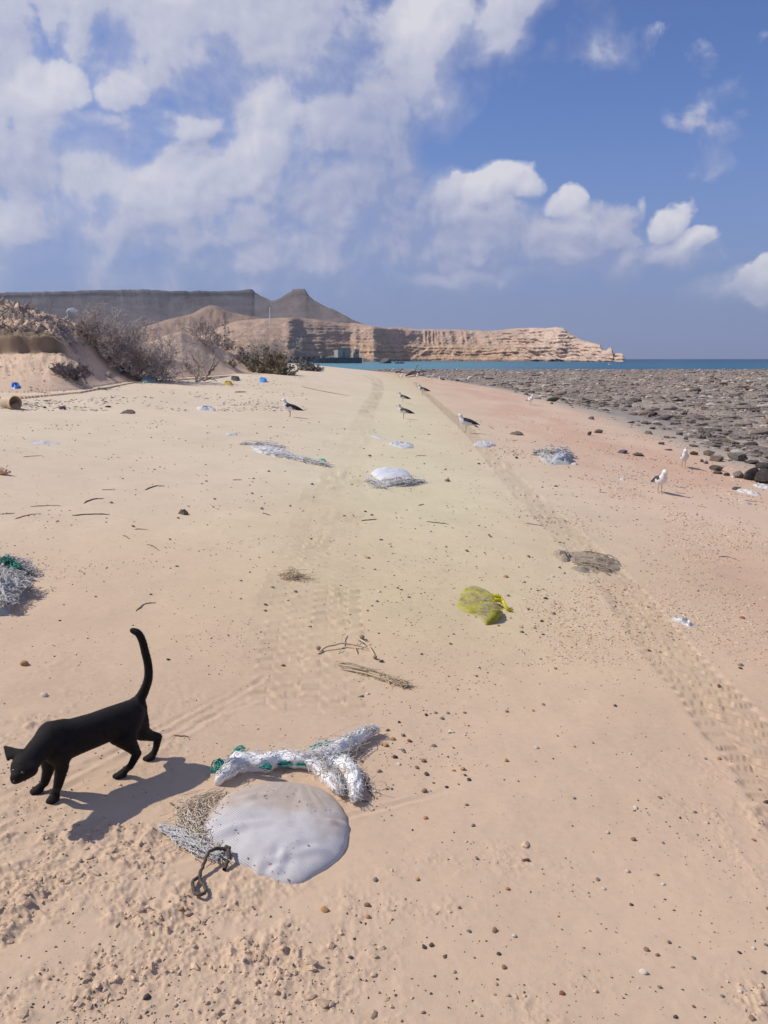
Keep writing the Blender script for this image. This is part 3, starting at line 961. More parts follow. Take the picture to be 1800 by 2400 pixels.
def build_hills():
    # far dark mesa
    crest1 = [(-900, 700), (-300, 690), (0, 686), (130, 684), (217, 681), (347, 678), (412, 682), (521, 682), (564, 681), (592, 677), (598, 678), (604, 686), (616, 694), (636, 703.5),
              (648, 703.5), (660, 698), (672, 691), (684, 684.5), (687, 684), (689, 677.5), (703, 676.5), (717, 676), (720, 680), (722, 685), (728, 694), (738, 704), (749, 710), (770, 720), (787, 727), (825, 748), (868, 765), (930, 800), (1000, 838)]
    prof1 = np.array([[0, 0, 0], [.3, .18, .36], [.6, .46, .68], [.82, .74, .88], [.92, .915, .965], [.955, .965, .975], [1, 1, 1], [1.3, .97, 1.5], [1.8, .5, 3.0]])
    def rough1(PX, T, r, z, zt):
        X = (PX - 900) / F * r
        k = np.clip(1 - T, 0, 1) ** .5 * (T < 1)
        n = fbm2(X / 150., r / 150., 5, 303); g1 = ridged2(X / 320. + .3 * n, r / 500., 3, 301)
        return -30 * n * k, (-16 * (.62 - g1) * zt - 5 * n) * k
    def col1(PX, T, r, z, zt):
        n = fbm2(PX / 30., T * 7, 4, 311)[..., None]
        c = np.array([0.132, 0.115, 0.112]) * (1 + .22 * n)
        X = (PX - 900) / F * r
        gul = ridged2(X / 60. + z / 90., z / 160. + X / 400., 4, 313)[..., None] - .55
        led = fbm2(X / 400., z / 9., 3, 315)[..., None]
        c = c * (1 + .30 * gul + .20 * led)
        pk = sstep(560, 720, PX)[..., None]
        c = c * (1 + pk * (np.array([1.22, 1.16, 1.08]) - 1))
        b = sstep(.55, .95, np.sin(zt * 46 + 2 * fbm2(PX / 60., T * 3, 2, 305)))[..., None]
        return c * (1 + .05 * b)
    me = hill('far_mesa', (-700, 1000, 1000), 60, crest1, [(-900, 1300), (0, 1500), (600, 1900), (700, 1900), (1000, 1800)],
              [(-900, 700), (600, 700), (700, 560), (1000, 260)], prof1, rough1, col1, 1)
    tag(link('far_mesa_hill', me, hill_mat('mesa_rock', 0.012, 12)), kind='structure')
    # reddish middle hill
    crest2 = [(250, 800), (330, 770), (400, 748), (456, 735), (480, 722), (499, 715), (515, 718), (545, 732), (597, 742), (660, 752), (740, 765), (820, 800)]
    prof2 = np.array([[0, 0, 0], [.5, .48, .5], [.9, .93, .9], [1, 1, 1], [1.8, .6, 2.0]])
    def rough2(PX, T, r, z, zt):
        k = np.clip(1 - T, 0, 1) ** .4 * (T < 1)
        return -22 * k * fbm2(PX / 26., T * 3, 4, 321), 1.0 * k * fbm2(PX / 10., T * 10, 3, 323)
    def col2(PX, T, r, z, zt):
        n = fbm2(PX / 24., T * 6, 4, 325)[..., None]
        return np.array([0.33, 0.235, 0.175]) * (1 + .22 * n)
    me = hill('red_hill', (250, 820, 260), 36, crest2, [(250, 700), (500, 850), (820, 900)], [(250, 200), (820, 200)], prof2, rough2, col2, 2)
    tag(link('reddish_hill', me, hill_mat('red_rock', 0.02, 5)), kind='structure')
    # gullied sea cliff and headland
    crest3 = [(440, 800), (520, 765), (560, 752), (600, 748), (640, 746), (690, 744), (740, 748), (787, 755), (830, 757), (868, 763), (900, 768), (930, 767), (954, 768), (975, 772), (1000, 771.5),
              (1063, 772), (1130, 775), (1160, 775), (1193, 770.5), (1215, 769), (1247, 768), (1280, 769), (1301, 766), (1318, 769), (1334, 781), (1361, 797), (1385, 803), (1404, 807),
              (1411, 818), (1420, 822), (1426, 815), (1432, 815), (1438, 829), (1446, 828), (1456, 828), (1461, 832), (1465, 846)]
    foot3 = [(440, 560), (560, 560), (640, 545), (672, 540), (690, 560), (705, 640), (760, 700), (820, 760), (868, 775), (886, 780), (898, 830), (940, 900), (1000, 930), (1063, 930), (1130, 915),
             (1200, 890), (1300, 850), (1400, 810), (1465, 790)]
    depth3 = [(440, 240), (660, 230), (720, 190), (800, 180), (900, 125), (1000, 105), (1200, 85), (1330, 70), (1400, 45), (1440, 22), (1465, 12)]
    prof3 = np.array([[0, 0, 0], [.08, .075, .10], [.22, .19, .27], [.30, .30, .31], [.42, .42, .40], [.50, .53, .55], [.58, .60, .60], [.86, .93, .80], [.93, .97, .88], [1, 1, 1], [1.8, .85, 2.4]])
    def rough3(PX, T, r, z, zt):
        X = (PX - 900) / F * r
        k = np.clip(1 - T, 0, 1) ** .35 * (T < 1)
        rightw = sstep(1150, 1250, PX)
        flute = sstep(880, 930, PX) * (1 - sstep(1120, 1190, PX))
        leftw = 1 - sstep(840, 930, PX)
        big = fbm2(X / 70., z / 45., 3, 335); med = ridged2(X / 26. + .5 * big, z / 15., 4, 336) - .5; n = fbm2(X / 9., z / 6., 4, 337)
        gl = np.abs(perlin2(X / 9.5 + .8 * perlin2(X / 30., z / 30., 330), z / 60., 331)) * 2
        up = sstep(.44, .58, T) * (1 - .6 * sstep(.9, 1, T))
        ledge = np.abs(((z + 3.5 * perlin2(X / 40., z / 60., 339)) / 3.4) % 1 - .5) * 2
        crack = ridged2((X * .8 + z * 1.3) / 17., (z * .9 - X * .5) / 26., 4, 341) - .5
        d = -20 * big * (.5 + leftw) - 9 * med - 4.4 * n - 6.5 * flute * up * (.8 - gl) + 2.6 * (ledge - .5) * (1 - up * flute) - rightw * 15 * crack
        return d * k, (1.0 * n + 2.2 * leftw * big + rightw * 1.0 * crack) * k
    def col3(PX, T, r, z, zt):
        n = fbm2(PX / 20., T * 8, 4, 345)[..., None]; n2 = fbm2(PX / 5., zt * 26, 3, 347)[..., None]
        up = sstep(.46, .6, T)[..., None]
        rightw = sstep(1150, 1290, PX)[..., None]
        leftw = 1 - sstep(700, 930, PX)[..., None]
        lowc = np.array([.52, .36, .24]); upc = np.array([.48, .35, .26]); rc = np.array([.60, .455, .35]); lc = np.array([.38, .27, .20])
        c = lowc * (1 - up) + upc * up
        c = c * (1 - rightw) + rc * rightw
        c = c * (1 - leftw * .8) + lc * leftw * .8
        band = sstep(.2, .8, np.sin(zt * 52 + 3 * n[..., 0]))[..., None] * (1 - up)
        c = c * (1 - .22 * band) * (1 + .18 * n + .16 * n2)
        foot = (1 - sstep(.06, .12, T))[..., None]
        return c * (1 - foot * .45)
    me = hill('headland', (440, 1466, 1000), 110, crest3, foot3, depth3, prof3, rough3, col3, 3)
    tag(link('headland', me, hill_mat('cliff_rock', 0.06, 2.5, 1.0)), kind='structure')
build_hills()

# ================================================================== THINGS
def zp(region, pts):
    """enlarged-detail coordinates -> photo pixels; region = (x0, y0, scale)"""
    x0, y0, k = region
    return [(x0 + p[0] * k, y0 + p[1] * k) for p in pts]

def gz(P):
    """seat points on the visible ground"""
    P = np.array(P, float)
    P[:, 2] = HG(P[:, 0], P[:, 1])
    return P

# ------------------------------------------------------------------ black cat
ZC = (0, 1440, 0.33755)
def build_cat():
    def P(zx, zy, Y):
        px, py = zp(ZC, [(zx, zy)])[0]
        return at_y(px, py, Y)
    def foot(zx, zy, r):
        px, py = zp(ZC, [(zx, zy)])[0]
        p = at(px, py); p[2] = HG(p[0], p[1])[0] + r * 0.80
        return p
    C = []
    gid = [0]
    def slim(g): return {1: .93, 2: .90, 3: .94, 4: .96, 'tail': .88}.get(g, .90 if isinstance(g, int) else .95)
    def chain(pts):
        gid[0] += 1
        for (a, ra), (b, rb) in zip(pts[:-1], pts[1:]): C.append((a, ra, b, rb, gid[0], 'toea'))
    # trunk
    chain([(P(352, 838, 2.34), .042), (P(500, 842, 2.395), .059), (P(650, 797, 2.45), .058), (P(790, 742, 2.51), .057), (P(905, 690, 2.565), .051), (P(945, 660, 2.60), .041)])
    chain([(P(345, 860, 2.33), .043), (P(395, 950, 2.32), .046), (P(520, 890, 2.385), .047), (P(720, 815, 2.47), .042)])
    chain([(P(340, 800, 2.35), .026), (P(430, 790, 2.385), .030)])
    # neck and head
    chain([(P(340, 870, 2.32), .046), (P(270, 940, 2.27), .040), (P(205, 1010, 2.22), .035)])
    hc = P(168, 1052, 2.195)
    C.append((hc, .0415, P(180, 1035, 2.21), .040))
    chain([(P(150, 1085, 2.172), .033), (P(118, 1130, 2.150), .0215), (P(108, 1148, 2.143), .0150)])
    C.append((P(215, 1080, 2.175), .022, P(170, 1100, 2.165), .022))
    # ears: a fan of thin cones from base to tip
    for f in (0.0, .25, .5, .75, 1.0):
        C.append((P(58 + f * 84, 1006 - f * 58, 2.205 + .01 * f), .0062, P(33, 920, 2.235), .0046, 'ear'))
    for f in (0.0, .5, 1.0):
        C.append((P(215 + f * 50, 968 + f * 22, 2.235), .006, P(276, 938, 2.25), .0042, 'ear2'))
    # fore legs
    b = foot(376, 1292, .0135); a = foot(268, 1234, .0130)
    chain([(P(415, 930, 2.325), .040), (P(430, 1060, 2.315), .0235), (P(402, 1190, 2.30), .0160), (b + [0.002, .012, .016], .0135), (b, .0140)])
    C.append((b, .0135, b + [-.006, -.014, -.003], .0105, 'toeb')); C.append((b + [.007, 0, 0], .010, b + [.003, -.016, -.004], .0085, 'toeb')); C.append((b + [-.007, 0, 0], .010, b + [-.014, -.013, -.004], .0085, 'toeb'))
    chain([(P(345, 965, 2.36), .036), (P(335, 1080, 2.365), .0210), (P(310, 1170, 2.37), .0150), (a + [.012, .006, .014], .0132), (a, .0135)])
    C.append((a, .013, a + [-.016, -.007, -.003], .0100, 'toea')); C.append((a + [.002, -.008, 0], .010, a + [-.011, -.015, -.004], .0082, 'toea'))
    # hind legs
    c = foot(850, 1130, .0125); d = foot(1052, 1006, .0122)
    chain([(P(880, 755, 2.535), .056), (P(875, 860, 2.50), .038), (P(905, 905, 2.50), .0275), (P(952, 966, 2.515), .0165), (P(905, 1055, 2.48), .0130), (c + [.010, .008, .012], .0125), (c, .0130)])
    C.append((c, .0125, c + [-.022, -.009, -.003], .0098, 'toec')); C.append((c + [.004, -.007, 0], .0095, c + [-.014, -.016, -.004], .0082, 'toec'))
    C.append((P(800, 870, 2.49), .020, P(870, 870, 2.50), .034))
    chain([(P(950, 750, 2.59), .048), (P(985, 820, 2.60), .032), (P(1040, 842, 2.625), .0215), (P(1098, 852, 2.65), .0165), (P(1082, 930, 2.635), .0130), (d + [.008, .008, .012], .0122), (d, .0128)])
    C.append((d, .0122, d + [-.020, -.009, -.003], .0098, 'toed')); C.append((d + [.004, -.007, 0], .0092, d + [-.012, -.015, -.004], .0082, 'toed'))
    C.append((P(1000, 685, 2.63), .0120, P(990, 690, 2.62), .012))
    # tail
    tail = np.array([P(x, y, 2.61) for x, y in ((905, 655), (935, 635), (975, 580), (1008, 515), (1030, 440), (1029, 355), (1008, 262), (988, 185), (960, 132), (921, 112))])
    tail[0][1] = 2.575; tail = smooth_path(tail, 40)
    tr = np.interp(np.linspace(0, 1, 40), [0, .1, .2, .35, .5, .8, .95, 1], [.038, .031, .0225, .0178, .0165, .0150, .0138, .0115])
    for i in range(39): C.append((tail[i], tr[i], tail[i + 1], tr[i + 1], 'tail'))
    C = [(c[0], c[1] * slim(c[4] if len(c) > 4 else 0), c[2], c[3] * slim(c[4] if len(c) > 4 else 0), *c[4:]) for c in C]
    V, Fc = blend_mesh('cat', C, k=0.013, voxel=0.0035)
    # short coat: nudge the skin with fine noise
    base = np.array([V[:, 0].mean(), V[:, 1].mean(), H0(V[:, 0].mean(), V[:, 1].mean())])
    m = mat('black_fur', (0.0095, 0.0075, 0.0065), 0.7, (0.016, 0.0125, 0.0105), 40, 0.6, 300, 0.003, spec=0.18, sheen=.02)
    root = empty('cat', base, 'slim black cat walking past the white sack, head lowered and tail raised', 'cat')
    o = link('body', mesh_np('cat_body', V - base, Fc), m, root)
    # fur: fine hairs lying back along the skin
    me = o.data
    nrm = np.zeros(len(me.vertices) * 3, np.float32); me.vertices.foreach_get('normal', nrm); nrm = nrm.reshape(-1, 3)
    rg = np.random.default_rng(5)
    idx = rg.integers(0, len(V), 26000)
    p0 = (V - base)[idx]; n = nrm[idx]
    back = np.array([.62, .50, -.25]); back /= np.linalg.norm(back)
    tdir = back - n * (n @ back)[:, None]; tdir /= (np.linalg.norm(tdir, axis=1, keepdims=True) + 1e-6)
    L = rg.uniform(.0035, .0075, len(idx))[:, None]
    p1 = p0 + (n * .38 + tdir * .9 + rg.normal(0, .15, (len(idx), 3))) * L
    sdir = np.cross(n, tdir) * .00045
    HV = np.stack([p0 - n * .001 - sdir, p0 - n * .001 + sdir, p1], 1).reshape(-1, 3)
    fur = link('fur', mesh_np('cat_fur', HV, np.arange(len(HV)).reshape(-1, 3)), m, root)
    fur['kind'] = 'stuff'
    # nose and eyes
    dark = mat('cat_nose', (0.010, 0.008, 0.008), 0.35)
    eye = mat('cat_eye', (0.018, 0.014, 0.008), 0.18, spec=.5)
    iv, iff = ico(2)
    nz = P(103, 1160, 2.132) - base
    link('nose', mesh_np('cat_nose', iv * [.0055, .005, .0045] + nz, iff), dark, root)
    for q in (P(98, 1085, 2.152), P(158, 1098, 2.142)):
        link('eye', mesh_np('cat_eye', iv * [.0065, .0045, .0045] + (q - base), iff), eye, root)
build_cat()

# ------------------------------------------------------------------ star-shaped lumps and sheets resting on the sand
def star_outline(poly, n=96, rnd=0.0, seed=0):
    """outline of a ground polygon by angle about its centre"""
    P = np.asarray(poly, float)[:, :2]
    c = P.mean(0)
    Q = np.concatenate([P, P[:1]])
    dense = np.concatenate([Q[i] + (Q[i + 1] - Q[i]) * np.linspace(0, 1, 24, endpoint=False)[:, None] for i in range(len(P))])
    a = np.arctan2(dense[:, 1] - c[1], dense[:, 0] - c[0]); r = np.hypot(*(dense - c).T)
    o = np.argsort(a); a = a[o]; r = r[o]
    th = np.linspace(-np.pi, np.pi, n, endpoint=False)
    rr = np.interp(th, np.concatenate([a - 2 * np.pi, a, a + 2 * np.pi]), np.concatenate([r, r, r]))
    rr = (np.roll(rr, 1) + 2 * rr + np.roll(rr, -1)) / 4
    if rnd:
        rr = rr * (1 + rnd * perlin2(np.cos(th) * 4 + seed, np.sin(th) * 4, seed + 1))
    return c, th, rr

def lump(name, label, cat, px_poly, h, m, power=0.6, folds=0.0, fscale=12.0, aniso=(1, 1), group=None, seed=1, n=96, rings=22, rnd=0.08, sink=0.012,
         parent=None, flatbase=False, ridge=True, crest=(0, 0), thing=True):
    G3 = at_many([p[0] for p in px_poly], [p[1] for p in px_poly])
    c, th, rr = star_outline(G3, n, rnd, seed)
    t = np.linspace(0, 1, rings) ** 0.85
    T, TH = np.meshgrid(t, th, indexing='ij')
    rs = rr.copy()
    for _ in range(60): rs = (np.roll(rs, 1) + 2 * rs + np.roll(rs, -1)) / 4
    RR = rs[None, :] + (rr - rs)[None, :] * T ** 3
    x = c[0] + T * RR * np.cos(TH); y = c[1] + T * RR * np.sin(TH)
    gzv = (HH(x.ravel(), y.ravel()) + undul(x.ravel(), y.ravel()) if flatbase else HG(x.ravel(), y.ravel())).reshape(x.shape)
    sh = np.clip(1 - T ** 2, 0, 1) ** power
    z = gzv - sink + (h + sink) * sh * (1 + crest[0] * np.cos(TH) * T + crest[1] * np.sin(TH) * T)
    if folds:
        u = (x - c[0]) * fscale * aniso[0]; v = (y - c[1]) * fscale * aniso[1]
        f = (ridged2(u, v, 4, seed + 3) - 0.5) if ridge else fbm2(u, v, 4, seed + 3)
        z = z + folds * f * np.clip((1 - T) * 6, 0, 1) * 1.0
    base = np.array([c[0], c[1], float(HG(c[0], c[1])[0])])
    V = np.stack([x, y, z], -1).reshape(-1, 3) - base
    Fc = grid_faces(rings, n, wrap=True)
    me = mesh_np(name, V, Fc)
    o = link(name, me, m, parent, base if parent is None else None)
    if parent is not None:
        o.location = base - np.array(parent.location)
    elif thing: tag(o, label, cat, group)
    return o, base

def strand_bundle(paths, n, spread, r0, seed, sag=0.0, segs=14, ends=0.06, lift=0.02, length=(0.25, 0.6), wild=0.0, flat=1.0):
    """loose fibres following a set of centre paths (world points); returns paths"""
    rg = np.random.default_rng(seed)
    out = []
    Ls = np.array([np.linalg.norm(np.diff(p, axis=0), axis=1).sum() for p in paths]); pr = Ls / Ls.sum()
    for i in range(n):
        P = paths[rg.choice(len(paths), p=pr)]
        m = len(P)
        ln = rg.uniform(*length); a = rg.uniform(-0.05, 1.05 - ln * .6)
        s = np.clip(np.linspace(a, a + ln, segs), 0, 1) * (m - 1)
        i0 = np.minimum(s.astype(int), m - 2); f = (s - i0)[:, None]
        Q = P[i0] * (1 - f) + P[i0 + 1] * f
        tn = np.gradient(Q, axis=0); tn /= np.linalg.norm(tn, axis=1, keepdims=True) + 1e-9
        sd = np.cross(tn, [0, 0, 1.0]); sd /= np.linalg.norm(sd, axis=1, keepdims=True) + 1e-9
        w = np.interp(s / (m - 1), np.linspace(0, 1, len(spread)), spread)
        off = rg.normal(0, .5) ; off2 = abs(rg.normal(0, .55))
        ph = rg.uniform(0, 6.28, 4); fr = rg.uniform(3, 9, 4)
        tt = np.linspace(0, 1, segs)
        du = off + .22 * np.sin(fr[0] * tt + ph[0]) + .12 * np.sin(2.7 * fr[1] * tt + ph[1])
        dv = off2 * np.sqrt(np.clip(1 - (off * .8) ** 2, .15, 1)) + .16 * np.sin(fr[2] * tt + ph[2])
        e = ends * rg.normal(0, 1, 3) * np.array([1, 1, .25])
        fl = np.clip((tt - .7) / .3, 0, 1)[:, None] ** 2
        Q = Q + sd * (du * w)[:, None] + np.array([0, 0, 1.0]) * (np.abs(dv) * w * flat)[:, None] + fl * e
        if wild: Q = Q + np.cumsum(rg.normal(0, wild, (segs, 3)), 0) * .3
        out.append(Q)
    allQ = np.concatenate(out)
    g = HG(allQ[:, 0], allQ[:, 1]) + lift * 0.1
    allQ[:, 2] = np.maximum(allQ[:, 2], g + r0)
    return [allQ[i * segs:(i + 1) * segs] for i in range(n)]

def stuff_tubes(name, paths, r, m, parent=None, base=None, sides=3):
    V, Fc = paths_np(paths, [r * random.uniform(.7, 1.3) for _ in paths], sides)
    if base is not None: V = V - base
    o = link(name, mesh_np(name, V, Fc), m, parent)
    o['kind'] = 'stuff'
    return o

ZS = (360, 1680, 0.33755)
M_FIBRE = mat('white_fibre', (0.90, 0.875, 0.835), 0.85, (0.84, 0.80, 0.745), 30, transl=.3)
M_FIBRE_TAN = mat('tan_fibre', (0.62, 0.52, 0.39), 0.9, (0.50, 0.40, 0.28), 30)
M_GREEN = mat('green_fibre', (0.03, 0.30, 0.22), 0.6, (0.06, 0.42, 0.32), 30)

def weave_mat(name, col, col2):
    m = mat(name, col, 0.75, col2, 7.0, spec=.25)
    nt = m.node_tree; g = G(nt); b = nt.nodes['Principled BSDF']
    P = g.n('ShaderNodeTexCoord').outputs['Object']
    Pw = g.v('ADD', P, g.v('MULTIPLY', g.v('SUBTRACT', g.noise(P, 5.0, 2, .5, out='Color'), (.5, .5, .5)), (.03, .03, .03)))
    w = g.n('ShaderNodeTexWave', wave_type='BANDS', bands_direction='DIAGONAL')
    g.put(w.inputs['Vector'], Pw); w.inputs['Scale'].default_value = 62.0; w.inputs['Distortion'].default_value = 1.2; w.inputs['Detail'].default_value = 2
    w2 = g.n('ShaderNodeTexWave', wave_type='BANDS', bands_direction='X')
    g.put(w2.inputs['Vector'], Pw); w2.inputs['Scale'].default_value = 130.0; w2.inputs['Distortion'].default_value = 1.0
    bp = g.n('ShaderNodeBump'); bp.inputs['Strength'].default_value = 0.55; bp.inputs['Distance'].default_value = 0.0035
    g.put(bp.inputs['Height'], g.m('ADD', g.m('MULTIPLY', w.outputs['Fac'], 1.0), g.m('ADD', g.m('MULTIPLY', w2.outputs['Fac'], .3), g.m('MULTIPLY', g.noise(P, 14, 4, .6), 1.6))))
    nt.links.new(bp.outputs[0], b.inputs['Normal'])
    # sand caught in the cloth
    old = b.inputs['Base Color'].links[0].from_socket
    x, y, z = g.sep(P)
    ns = g.noise(P, 9.0, 6, .7)
    top = g.maprange(g.m('MULTIPLY_ADD', g.m('SUBTRACT', ns, .5), .55, y), -.05, .15)
    c = g.mix(g.m('MULTIPLY', top, .80), old, (0.56, 0.44, 0.325, 1))
    sp = g.maprange(g.noise(P, 42.0, 4, .7), .61, .70)
    c = g.mix(g.m('MULTIPLY', sp, .5), c, (0.36, 0.26, 0.17, 1))
    seam = g.m('MULTIPLY', w.outputs['Fac'], .10)
    c = g.mix(seam, c, (.45, .43, .43, 1))
    g.put(b.inputs['Base Color'], c)
    return m
M_SACK = weave_mat('sack_weave', (0.61, 0.575, 0.56), (0.69, 0.655, 0.635))

def build_sack():
    poly = zp(ZS, [(470, 560), (600, 500), (740, 460), (860, 450), (1000, 455), (1130, 480), (1240, 540), (1310, 620), (1352, 700), (1362, 800), (1350, 900), (1320, 960), (1240, 1040),
                   (1130, 1100), (1050, 1150), (960, 1170), (860, 1140), (780, 1105), (705, 1100), (690, 1062), (560, 1010), (470, 940), (350, 870), (325, 800), (340, 720), (400, 630)])
    o, base = lump('sack', 'large white woven sack half buried in sand beside the black cat', 'sack', poly, 0.052, M_SACK, power=0.42, folds=0.020, fscale=3.6, seed=12, n=160, rings=44, rnd=0.015, ridge=False, flatbase=True)
    me = o.data
    V = np.zeros(len(me.vertices) * 3, np.float32); me.vertices.foreach_get('co', V); V = V.reshape(-1, 3).astype(float)
    r = np.hypot(V[:, 0], V[:, 1]); edge = r / r.max()
    k = np.clip((1 - edge) * 5, 0, 1)
    neck = np.array([.03, .34]); dx = V[:, 0] - neck[0]; dy = V[:, 1] - neck[1]
    ang = np.arctan2(dx, -dy); dn = np.hypot(dx, dy)
    V[:, 2] += k * .0075 * np.exp(-(dn / .20) ** 2) * (ridged2(ang * 5.0 + 7, dn * 2.0, 3, 881) - .4)
    for (a, b, w, h) in (((-.26, -.08), (.05, -.02), .018, .006), ((-.10, -.20), (.22, -.10), .014, .005), ((-.20, .10), (.02, .15), .02, .006), ((.10, .02), (.27, .05), .016, .005), ((-.02, -.26), (.06, -.12), .014, .006)):
        a = np.array(a); b = np.array(b); ba = b - a
        t = np.clip(((V[:, 0] - a[0]) * ba[0] + (V[:, 1] - a[1]) * ba[1]) / (ba @ ba), 0, 1)
        d = np.hypot(V[:, 0] - a[0] - t * ba[0] + .012 * np.sin(t * 9), V[:, 1] - a[1] - t * ba[1] + .01 * np.sin(t * 7))
        V[:, 2] += k * h * np.sin(np.pi * t) * (np.exp(-(d / w) ** 2) - .7 * np.exp(-((d - w * 1.6) / w) ** 2))
    me.vertices.foreach_set('co', V.astype(np.float32).ravel()); me.update()
    rg = np.random.default_rng(44)
    iv, iff = ico(0) if False else (np.array([[1, 0, 0], [-.5, .8, 0], [-.5, -.8, 0], [0, 0, .7]]), np.array([[0, 1, 3], [1, 2, 3], [2, 0, 3]]))
    pick = rg.choice(np.nonzero((edge < .93) & (vnoise3(V * 14, 3) > .12))[0], 90)
    vv, ff = [], []
    for i, q in enumerate(pick):
        s_ = rg.uniform(.0012, .0048) * (1 if rg.uniform() < .9 else 1.8); aa = rg.uniform(0, 6.28)
        w = iv * s_ * [1.6, .8, .6]
        w = np.stack([w[:, 0] * math.cos(aa) - w[:, 1] * math.sin(aa), w[:, 0] * math.sin(aa) + w[:, 1] * math.cos(aa), w[:, 2]], 1)
        vv.append(w + V[q] + [0, 0, .0004]); ff.append(iff + 4 * i)
    fl = link('fleck', mesh_np('fleck', np.concatenate(vv), np.concatenate(ff), False), mat('sack_fleck', (.14, .10, .07), .9, (.30, .22, .15), 20), o)
    fl['kind'] = 'stuff'
    return o, base
SACK, SACK_B = build_sack()

def sack_z(P, extra=0.0):
    return P

def build_frayed_rope():
    base = at(*zp(ZS, [(900, 330)])[0])
    def path(z, lift, n=40):
        px = zp(ZS, z)
        g = at_many([p[0] for p in px], [p[1] for p in px])
        g = gz(g); g[:, 2] += np.array(lift) if np.ndim(lift) else lift
        return smooth_path(g, n)
    root = empty('frayed_rope', base, 'frayed white rope bundle with green strands lying along the top of the large sack', 'rope')
    main = path([(455, 470), (545, 390), (640, 350), (760, 360), (880, 330), (1000, 345), (1120, 330), (1240, 290), (1350, 225), (1450, 160), (1545, 125)], [0.02] * 11, 60)
    arm = path([(1180, 330), (1290, 350), (1370, 430), (1400, 520), (1395, 610)], 0.018, 30)
    arm2 = path([(1060, 350), (1160, 400), (1240, 470), (1300, 570)], 0.02, 24)
    ss = [0.035, .05, .045, .038, .042, .055, .065, .055, .04, .03]
    # core so that the bundle has body
    core = []
    for P, w in ((main, .030), (arm, .026), (arm2, .022)):
        q = np.interp(np.linspace(0, 1, len(P)), [0, .12, .75, 1], [.5, 1.15, 1.1, .4]) * w
        for i in range(len(P) - 1): core.append((P[i] + [0, 0, .002], q[i], P[i + 1] + [0, 0, .002], q[i + 1], id(P)))
    V, Fc = blend_mesh('core', core, k=.02, voxel=.0045, pad=.05)
    side = sstep(.0, .10, V[:, 0] - arm[0, 0] - .03)[:, None]
    st = V * np.array([26, 120, 120]) * (1 - side) + V * np.array([95, 45, 120]) * side
    fold = vnoise3(V * 22, 8)
    V = V + (0.0055 * vnoise3(st, 1) + .0030 * vnoise3(st * 2.1, 4) + .011 * fold)[:, None] * np.array([.25, .6, .8]) + .006 * np.stack([vnoise3(V * 30, 5), vnoise3(V * 30, 6), vnoise3(V * 30, 7)], 1)
    link('rope_core', mesh_np('rope_core', V - base, Fc), mat('rope_core', (0.91, .895, .87), .95, (.84, .815, .775), 25, .8, 300, .003), root)
    stuff_tubes('fibre', strand_bundle([arm, arm2], 330, [.030, .034, .030, .020], .0012, 6, ends=.014, length=(.12, .35), wild=.0016, segs=10), .0010, M_FIBRE, root, base)
    stuff_tubes('fibre', strand_bundle([main], 520, [w * .80 for w in ss], .0012, 3, ends=.014, length=(.05, .17), wild=.0016, segs=8), .00115, M_FIBRE, root, base)
    stuff_tubes('tan_fibre', strand_bundle([main, arm, arm2], 60, ss, .0010, 4, ends=.03, length=(.08, .25), wild=.004), .0011, M_FIBRE_TAN, root, base)
    for i, z in enumerate(([(430, 440), (455, 370), (490, 400)], [(560, 330), (590, 290), (615, 270)], [(740, 395), (790, 400), (810, 395)], [(860, 375), (950, 360), (1060, 372)],
                           [(1085, 270), (1150, 250), (1240, 225)], [(1220, 330), (1260, 320), (1290, 335)])):
        p = path(z, .022, 16)
        n = [60, 36, 22, 70, 30, 22][i]
        o = stuff_tubes('green_strand', strand_bundle([p], n, [.017 if i != 3 else .010] * 3, .0012, 20 + i, ends=.005, length=(.5, 1.0), wild=.0012), .0017, M_GREEN, root, base)
    # pale fringe down the left of the sack
    b2 = at(*zp(ZS, [(260, 760)])[0])
    r2 = empty('frayed_rope', b2, 'ravelled cream fibres trailing off the left edge of the large sack', 'rope fibres')
    f1 = path([(500, 515), (400, 560), (290, 620), (225, 700), (230, 780), (300, 840)], .01, 30)
    f2 = path([(480, 540), (400, 600), (330, 660), (300, 740)], .012, 20)
    f3 = path([(40, 785), (130, 815), (220, 870), (330, 930), (470, 985)], .008, 30)
    f4 = path([(210, 700), (260, 800), (330, 880), (430, 930)], .006, 20)
    m = mat('cream_fibre', (0.88, 0.79, 0.66), 0.9, (0.76, 0.65, 0.50), 30, transl=.25)
    stuff_tubes('fibre', strand_bundle([f1, f2, f4], 120, [.03, .045, .05, .03], 0.0014, 31, ends=.035, length=(.25, .8), wild=.004, flat=.35), .0012, m, r2, b2)
    stuff_tubes('pale_fibre', strand_bundle([f3], 130, [.015, .03, .035, .02], .0014, 32, ends=.02, length=(.3, .8), wild=.002, flat=.4), .0013, M_FIBRE, r2, b2)
build_frayed_rope()

def simple_tube(name, label, cat, px, r, m, n=20, lift=None, group=None, sides=6, taper=True, seed=0, wob=0.0, parent=None, base=None):
    g = gz(at_many([p[0] for p in px], [p[1] for p in px]))
    P = smooth_path(g, n)
    rr = np.full(n, r)
    if taper: rr = r * np.interp(np.linspace(0, 1, n), [0, .12, .8, 1], [.5, 1, .85, .35])
    P[:, 2] = HG(P[:, 0], P[:, 1]) + rr * .5
    if lift is not None: P[:, 2] += np.interp(np.linspace(0, 1, n), np.linspace(0, 1, len(lift)), lift)
    if wob:
        rg = np.random.default_rng(seed); P[1:-1] += rg.normal(0, wob, (n - 2, 3)) * [1, 1, .3]
    if base is None: base = P[n // 2].copy()
    me = tube_mesh(name, [P - base], [rr], sides)
    if parent is not None: return link(name, me, m, parent)
    return tag(link(name, me, m, None, base), label, cat, group)

